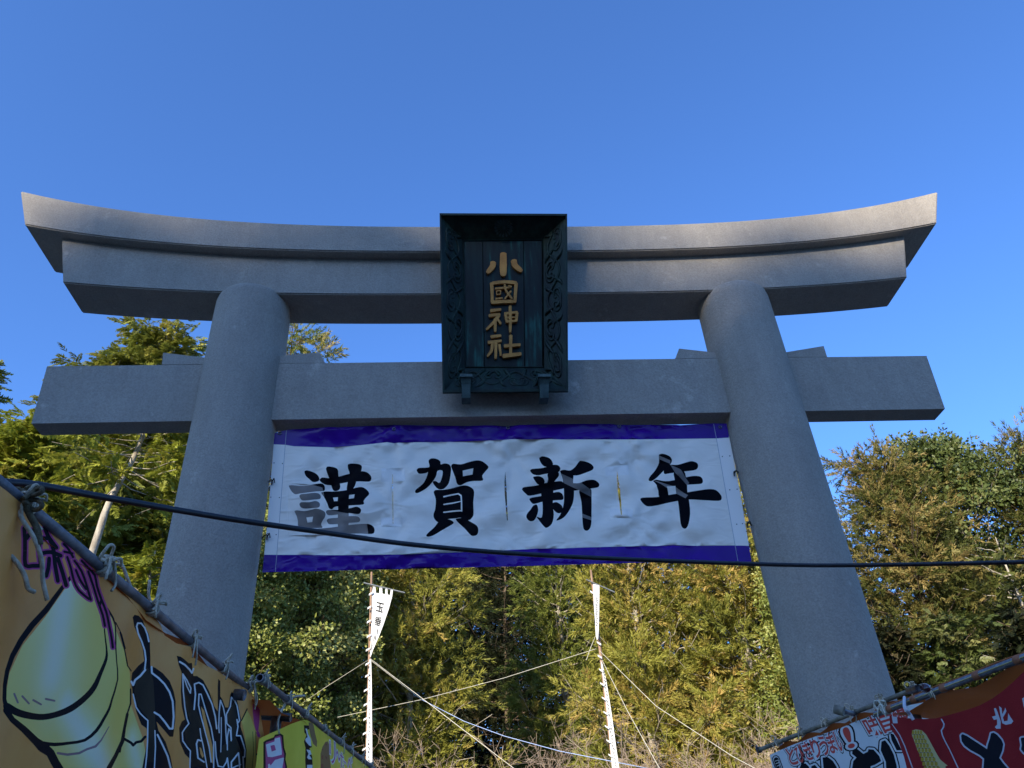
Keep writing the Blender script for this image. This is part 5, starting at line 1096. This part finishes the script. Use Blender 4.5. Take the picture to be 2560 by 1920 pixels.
tree_at(2170, 1125, 31, 135, 'sugi', LF_RIGHT, BARK_BROWN, 'brown tipped cedar just right of the right pillar', 18, cb=.5, nb=100, tufts=2400, size=1.0, tip=.75, prof='dome', r0=.42)
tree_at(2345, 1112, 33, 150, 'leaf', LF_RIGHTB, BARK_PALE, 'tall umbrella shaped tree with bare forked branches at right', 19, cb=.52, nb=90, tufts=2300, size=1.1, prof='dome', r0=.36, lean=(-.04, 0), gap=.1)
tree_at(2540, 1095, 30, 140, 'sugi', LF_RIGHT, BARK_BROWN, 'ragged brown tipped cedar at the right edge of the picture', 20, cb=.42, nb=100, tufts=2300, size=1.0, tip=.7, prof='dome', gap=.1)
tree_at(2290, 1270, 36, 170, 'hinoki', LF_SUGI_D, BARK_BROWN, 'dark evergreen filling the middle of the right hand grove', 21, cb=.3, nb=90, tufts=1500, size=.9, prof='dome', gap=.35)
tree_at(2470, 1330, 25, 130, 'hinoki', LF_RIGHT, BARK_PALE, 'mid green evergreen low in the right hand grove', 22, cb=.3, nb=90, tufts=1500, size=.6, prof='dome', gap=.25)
for k, (a, b, y_, hw, lb) in enumerate(((2200, 1540, 20, 100, 'dark low evergreen bush beside the right pillar above the stall'), (2350, 1520, 19, 110, 'middle one of the dark evergreen bushes above the orange canopy'), (2520, 1500, 18, 110, 'rightmost dark evergreen bush at the picture edge'), (2080, 1560, 22, 90, 'leftmost dark evergreen bush hidden mostly behind the right pillar'))):
    tree_at(a, b, y_, hw, 'hinoki', LF_SUGI_D if k != 1 else LF_RIGHTB, BARK_BROWN, lb, 40+k, cb=.02, nb=110, tufts=3200, size=.4, prof='dome', cat='bush', r0=.12, group='dark bushes at the foot of the right grove')
for k, (a, b, y_, hw) in enumerate(((60, 1180, 44, 260), (420, 1130, 46, 240), (640, 1150, 42, 200), (900, 1200, 44, 220), (1120, 1150, 50, 220), (1450, 1180, 48, 220), (1700, 1200, 46, 220), (1930, 1230, 44, 200), (2120, 1380, 48, 190), (2400, 1420, 50, 220), (2620, 1350, 46, 220))):
    lb = ['far left', 'left of centre behind the olive cypresses', 'behind the left pillar', 'behind the broadleaf evergreen', 'in the central gap, leftmost', 'behind the right shrine banner', 'behind the fullest cedar', 'behind the right pillar', 'at the back of the right grove near the pillar', 'at the back of the right grove', 'beyond the right edge'][k]
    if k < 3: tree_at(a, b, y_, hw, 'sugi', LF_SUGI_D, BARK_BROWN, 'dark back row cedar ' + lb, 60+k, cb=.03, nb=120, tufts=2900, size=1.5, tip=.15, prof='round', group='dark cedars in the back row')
    else:
        r0_ = [o for o in COL.objects if o.type == 'EMPTY' and o.get('group') == 'dark cedars in the back row'][k % 3]; P = aty(a, b, y_); gz = float(hz(np.array([P[0]]), np.array([y_]))[0])
        h0 = max(v[2] for c in r0_.children if c.name.startswith('crown') for v in c.bound_box); h0 = h0-r0_.location.z if h0 > 20 else h0
        r = r0_.copy(); COL.objects.link(r); r.location = (P[0], y_, gz-.1); r.rotation_euler = (0, 0, k*1.3); r.scale = ((P[2]-gz)/h0,)*3; r['label'] = 'dark back row cedar ' + lb
        for ch in r0_.children:
            c = ch.copy(); COL.objects.link(c); c.parent = r; c.matrix_parent_inverse = ch.matrix_parent_inverse.copy()
back = [o for o in COL.objects if o.type == 'EMPTY' and o.get('group') == 'dark cedars in the back row']
for k, px_ in enumerate(range(480, 2000, 150)):
    r0_ = back[k % len(back)]; P = aty(px_, 1600, 63+(k % 2)*6); r = r0_.copy(); COL.objects.link(r)
    gz = float(hz(np.array([P[0]]), np.array([P[1]]))[0]); r.location = (P[0], P[1], gz-1); r.rotation_euler = (0, 0, k*1.1)
    r['label'] = 'distant dark cedar in the dim gaps of the wood'; r['group'] = 'farthest cedars on the rising ground'
    for ch in r0_.children:
        c = ch.copy(); COL.objects.link(c); c.parent = r; c.matrix_parent_inverse = ch.matrix_parent_inverse.copy()
# ---- bare bushes
def bare_bush(base, H, Wd, seed, label, n0=9):
    rng = np.random.default_rng(seed); root = empty('bare_bush', tuple(base), label, 'bush', 'leafless bushes at the foot of the wood'); T = Tubes(); base = np.array(base, float)
    def grow(p, d, l, r, lev):
        n = 4 if lev < 3 else (2 if lev == 3 else 1); pts = [p]; 
        for i in range(n): d = norm(d+rng.normal(0, .24, 3)+np.array([0, 0, .02])); p = p+d*l/n; pts.append(p)
        T.add(pts, np.maximum(.0055, np.linspace(r, r*.55, n+1)), 3 if lev > 1 else 5, cap=False)
        if lev < 5:
            for _ in range(rng.integers(3, 5) if lev else 5):
                q = pts[rng.integers(n//2, n+1) if lev < 4 else 1]; grow(q, norm(d+rng.normal(0, .8, 3)+np.array([0, 0, .06])), l*rng.uniform(.5, .78), r*.52, lev+1)
    for k in range(n0):
        a = rng.uniform(0, 2*math.pi); grow(base+np.array([math.cos(a), math.sin(a), 0])*rng.uniform(0, Wd*.5), norm(np.array([math.cos(a)*.9, math.sin(a)*.9, 1.])), H*.42, .05, 0)
    T.obj('branches', TWIG, root)
bush_h = []
for k, (px_, py_, Y, hw, lb) in enumerate(((870, 1775, 20, 80, 'bare twiggy bush round the foot of the left banner pole'), (1460, 1800, 22, 80, 'tall bare shrub just left of the right banner pole'), (1600, 1765, 21, 90, 'bare straw coloured bush right of the right banner pole'), (1760, 1745, 20, 90, 'densest bare bush left of the pale stall banner'), (1890, 1755, 22, 80, 'bare bush close to the right pillar foot'))):
    top = aty(px_, py_, Y)
    if k < 3: bare_bush((top[0], Y, 0), top[2]*1.0, 2.4, 200+k, lb, 11); bush_h.append(top[2])
    else:
        r0_ = [o for o in COL.objects if o.type == 'EMPTY' and o.name.startswith('bare_bush')][k % 3]; r = r0_.copy(); COL.objects.link(r); f_ = top[2]/bush_h[k % 3]
        r.location = (top[0], Y, 0); r.rotation_euler = (0, 0, k*1.9); r.scale = (1.1, 1.1, f_); r['label'] = lb
        for ch in r0_.children:
            c = ch.copy(); COL.objects.link(c); c.parent = r; c.matrix_parent_inverse = ch.matrix_parent_inverse.copy()

# ---- the wood behind the photographer, whose shade covers the stalls and most of the gate
rng = random.Random(77)
protos = []
def copy_tree(root, loc, rz, sc, label):
    r = root.copy(); COL.objects.link(r); r.location = loc; r.rotation_euler = (0, 0, rz); r.scale = (sc,)*3; r['label'] = label; r['group'] = 'trees on the hill behind the viewer'
    for ch in root.children:
        c = ch.copy(); COL.objects.link(c); c.parent = r; c.matrix_parent_inverse = ch.matrix_parent_inverse.copy()
    return r
src = [o for o in COL.objects if o.type == 'EMPTY' and o.name.startswith(('cedar_tree', 'cypress_tree'))]
src = [o for o in src if o['label'].startswith(('olive', 'golden', 'dark back'))][:4]
words = ['tall', 'dense', 'broad', 'slim', 'dark', 'shaggy']
SHADE = []   # (offset across the sun direction, height the tree tops reach at the ridge)
sh = Vector((sun_from.x, sun_from.y)).normalized(); perp = Vector((-sh.y, sh.x))
DIST = 92.0; need = 7.45 + DIST*math.tan(rad(SUN_EL))
def top_profile(u):   # u = metres across, positive towards the right-hand end of the gate
    return PROFILE(u)
def PROFILE(u): return np.interp(u/.857, [-30, -6.0, -5.0, -4.3, -3.6, -2.8, -1.5, -.5, 0.6, 1.4, 2.0, 2.6, 3.2, 4.2, 5.3, 30], [6.6, 6.6, 6.7, 7.2, 8.9, 8.8, 8.45, 8.4, 8.8, 8.8, 8.0, 7.9, 8.9, 9.4, 9.3, 9.2])-7.45
k = 0
u = -46.0
narrow = [(-5.2, 6.2), (-3.7, 8.7), (-2.8, 8.8), (-1.9, 8.5), (-1.0, 8.4), (-.2, 8.5), (.6, 9.3), (1.2, 9.0), (2.2, 7.4), (3.1, 8.9), (3.8, 9.2), (4.6, 9.0), (5.3, 8.8)]  # unseen slim trees, placed and sized to shape sun patches on the top lintel
def crown_h(s):
    bb = [c for c in s.children if c.name.startswith('crown')][0]; return max(v[2] for v in bb.bound_box)-s.location.z
for x_, zt_ in narrow:
    uu = x_*.857; gx = sh.x*DIST+perp.x*uu; gy = sh.y*DIST+perp.y*uu; gz = float(hill_back(np.array(gx), np.array(gy))); s_ = src[k % len(src)]
    copy_tree(s_, (gx, gy, gz), rng.uniform(0, 6.28), 1, 'slender evergreen shaped to pattern the sun, on the hill crest behind the viewer')
    o_ = COL.objects[-1]; f_ = (zt_+DIST*math.tan(rad(SUN_EL))-gz)/crown_h(s_)
    last = [o for o in COL.objects if o.type == 'EMPTY'][-1]; last.scale = (f_*.4, f_*.4, f_); k += 1
while u < 46:
    for row in range(2):
        if row == 0 and abs(u) < 5.2: continue
        uu = u+row*1.6+rng.uniform(-.5, .5); dist = DIST+row*7
        gx = sh.x*dist+perp.x*uu; gy = sh.y*dist+perp.y*uu
        gz = float(hill_back(np.array(gx), np.array(gy))); tgt = 7.45+dist*math.tan(rad(SUN_EL))+float(PROFILE(uu))-(0 if row == 0 else .8)
        s = src[k % len(src)]; bb = [c for c in s.children if c.name.startswith('crown')][0]
        hh = max(v[2] for v in bb.bound_box)-s.location.z
        copy_tree(s, (gx, gy, gz), rng.uniform(0, 6.28), (tgt-gz)/hh, '%s evergreen on the hill behind the viewer' % words[k % 6]); k += 1
    u += 3.4
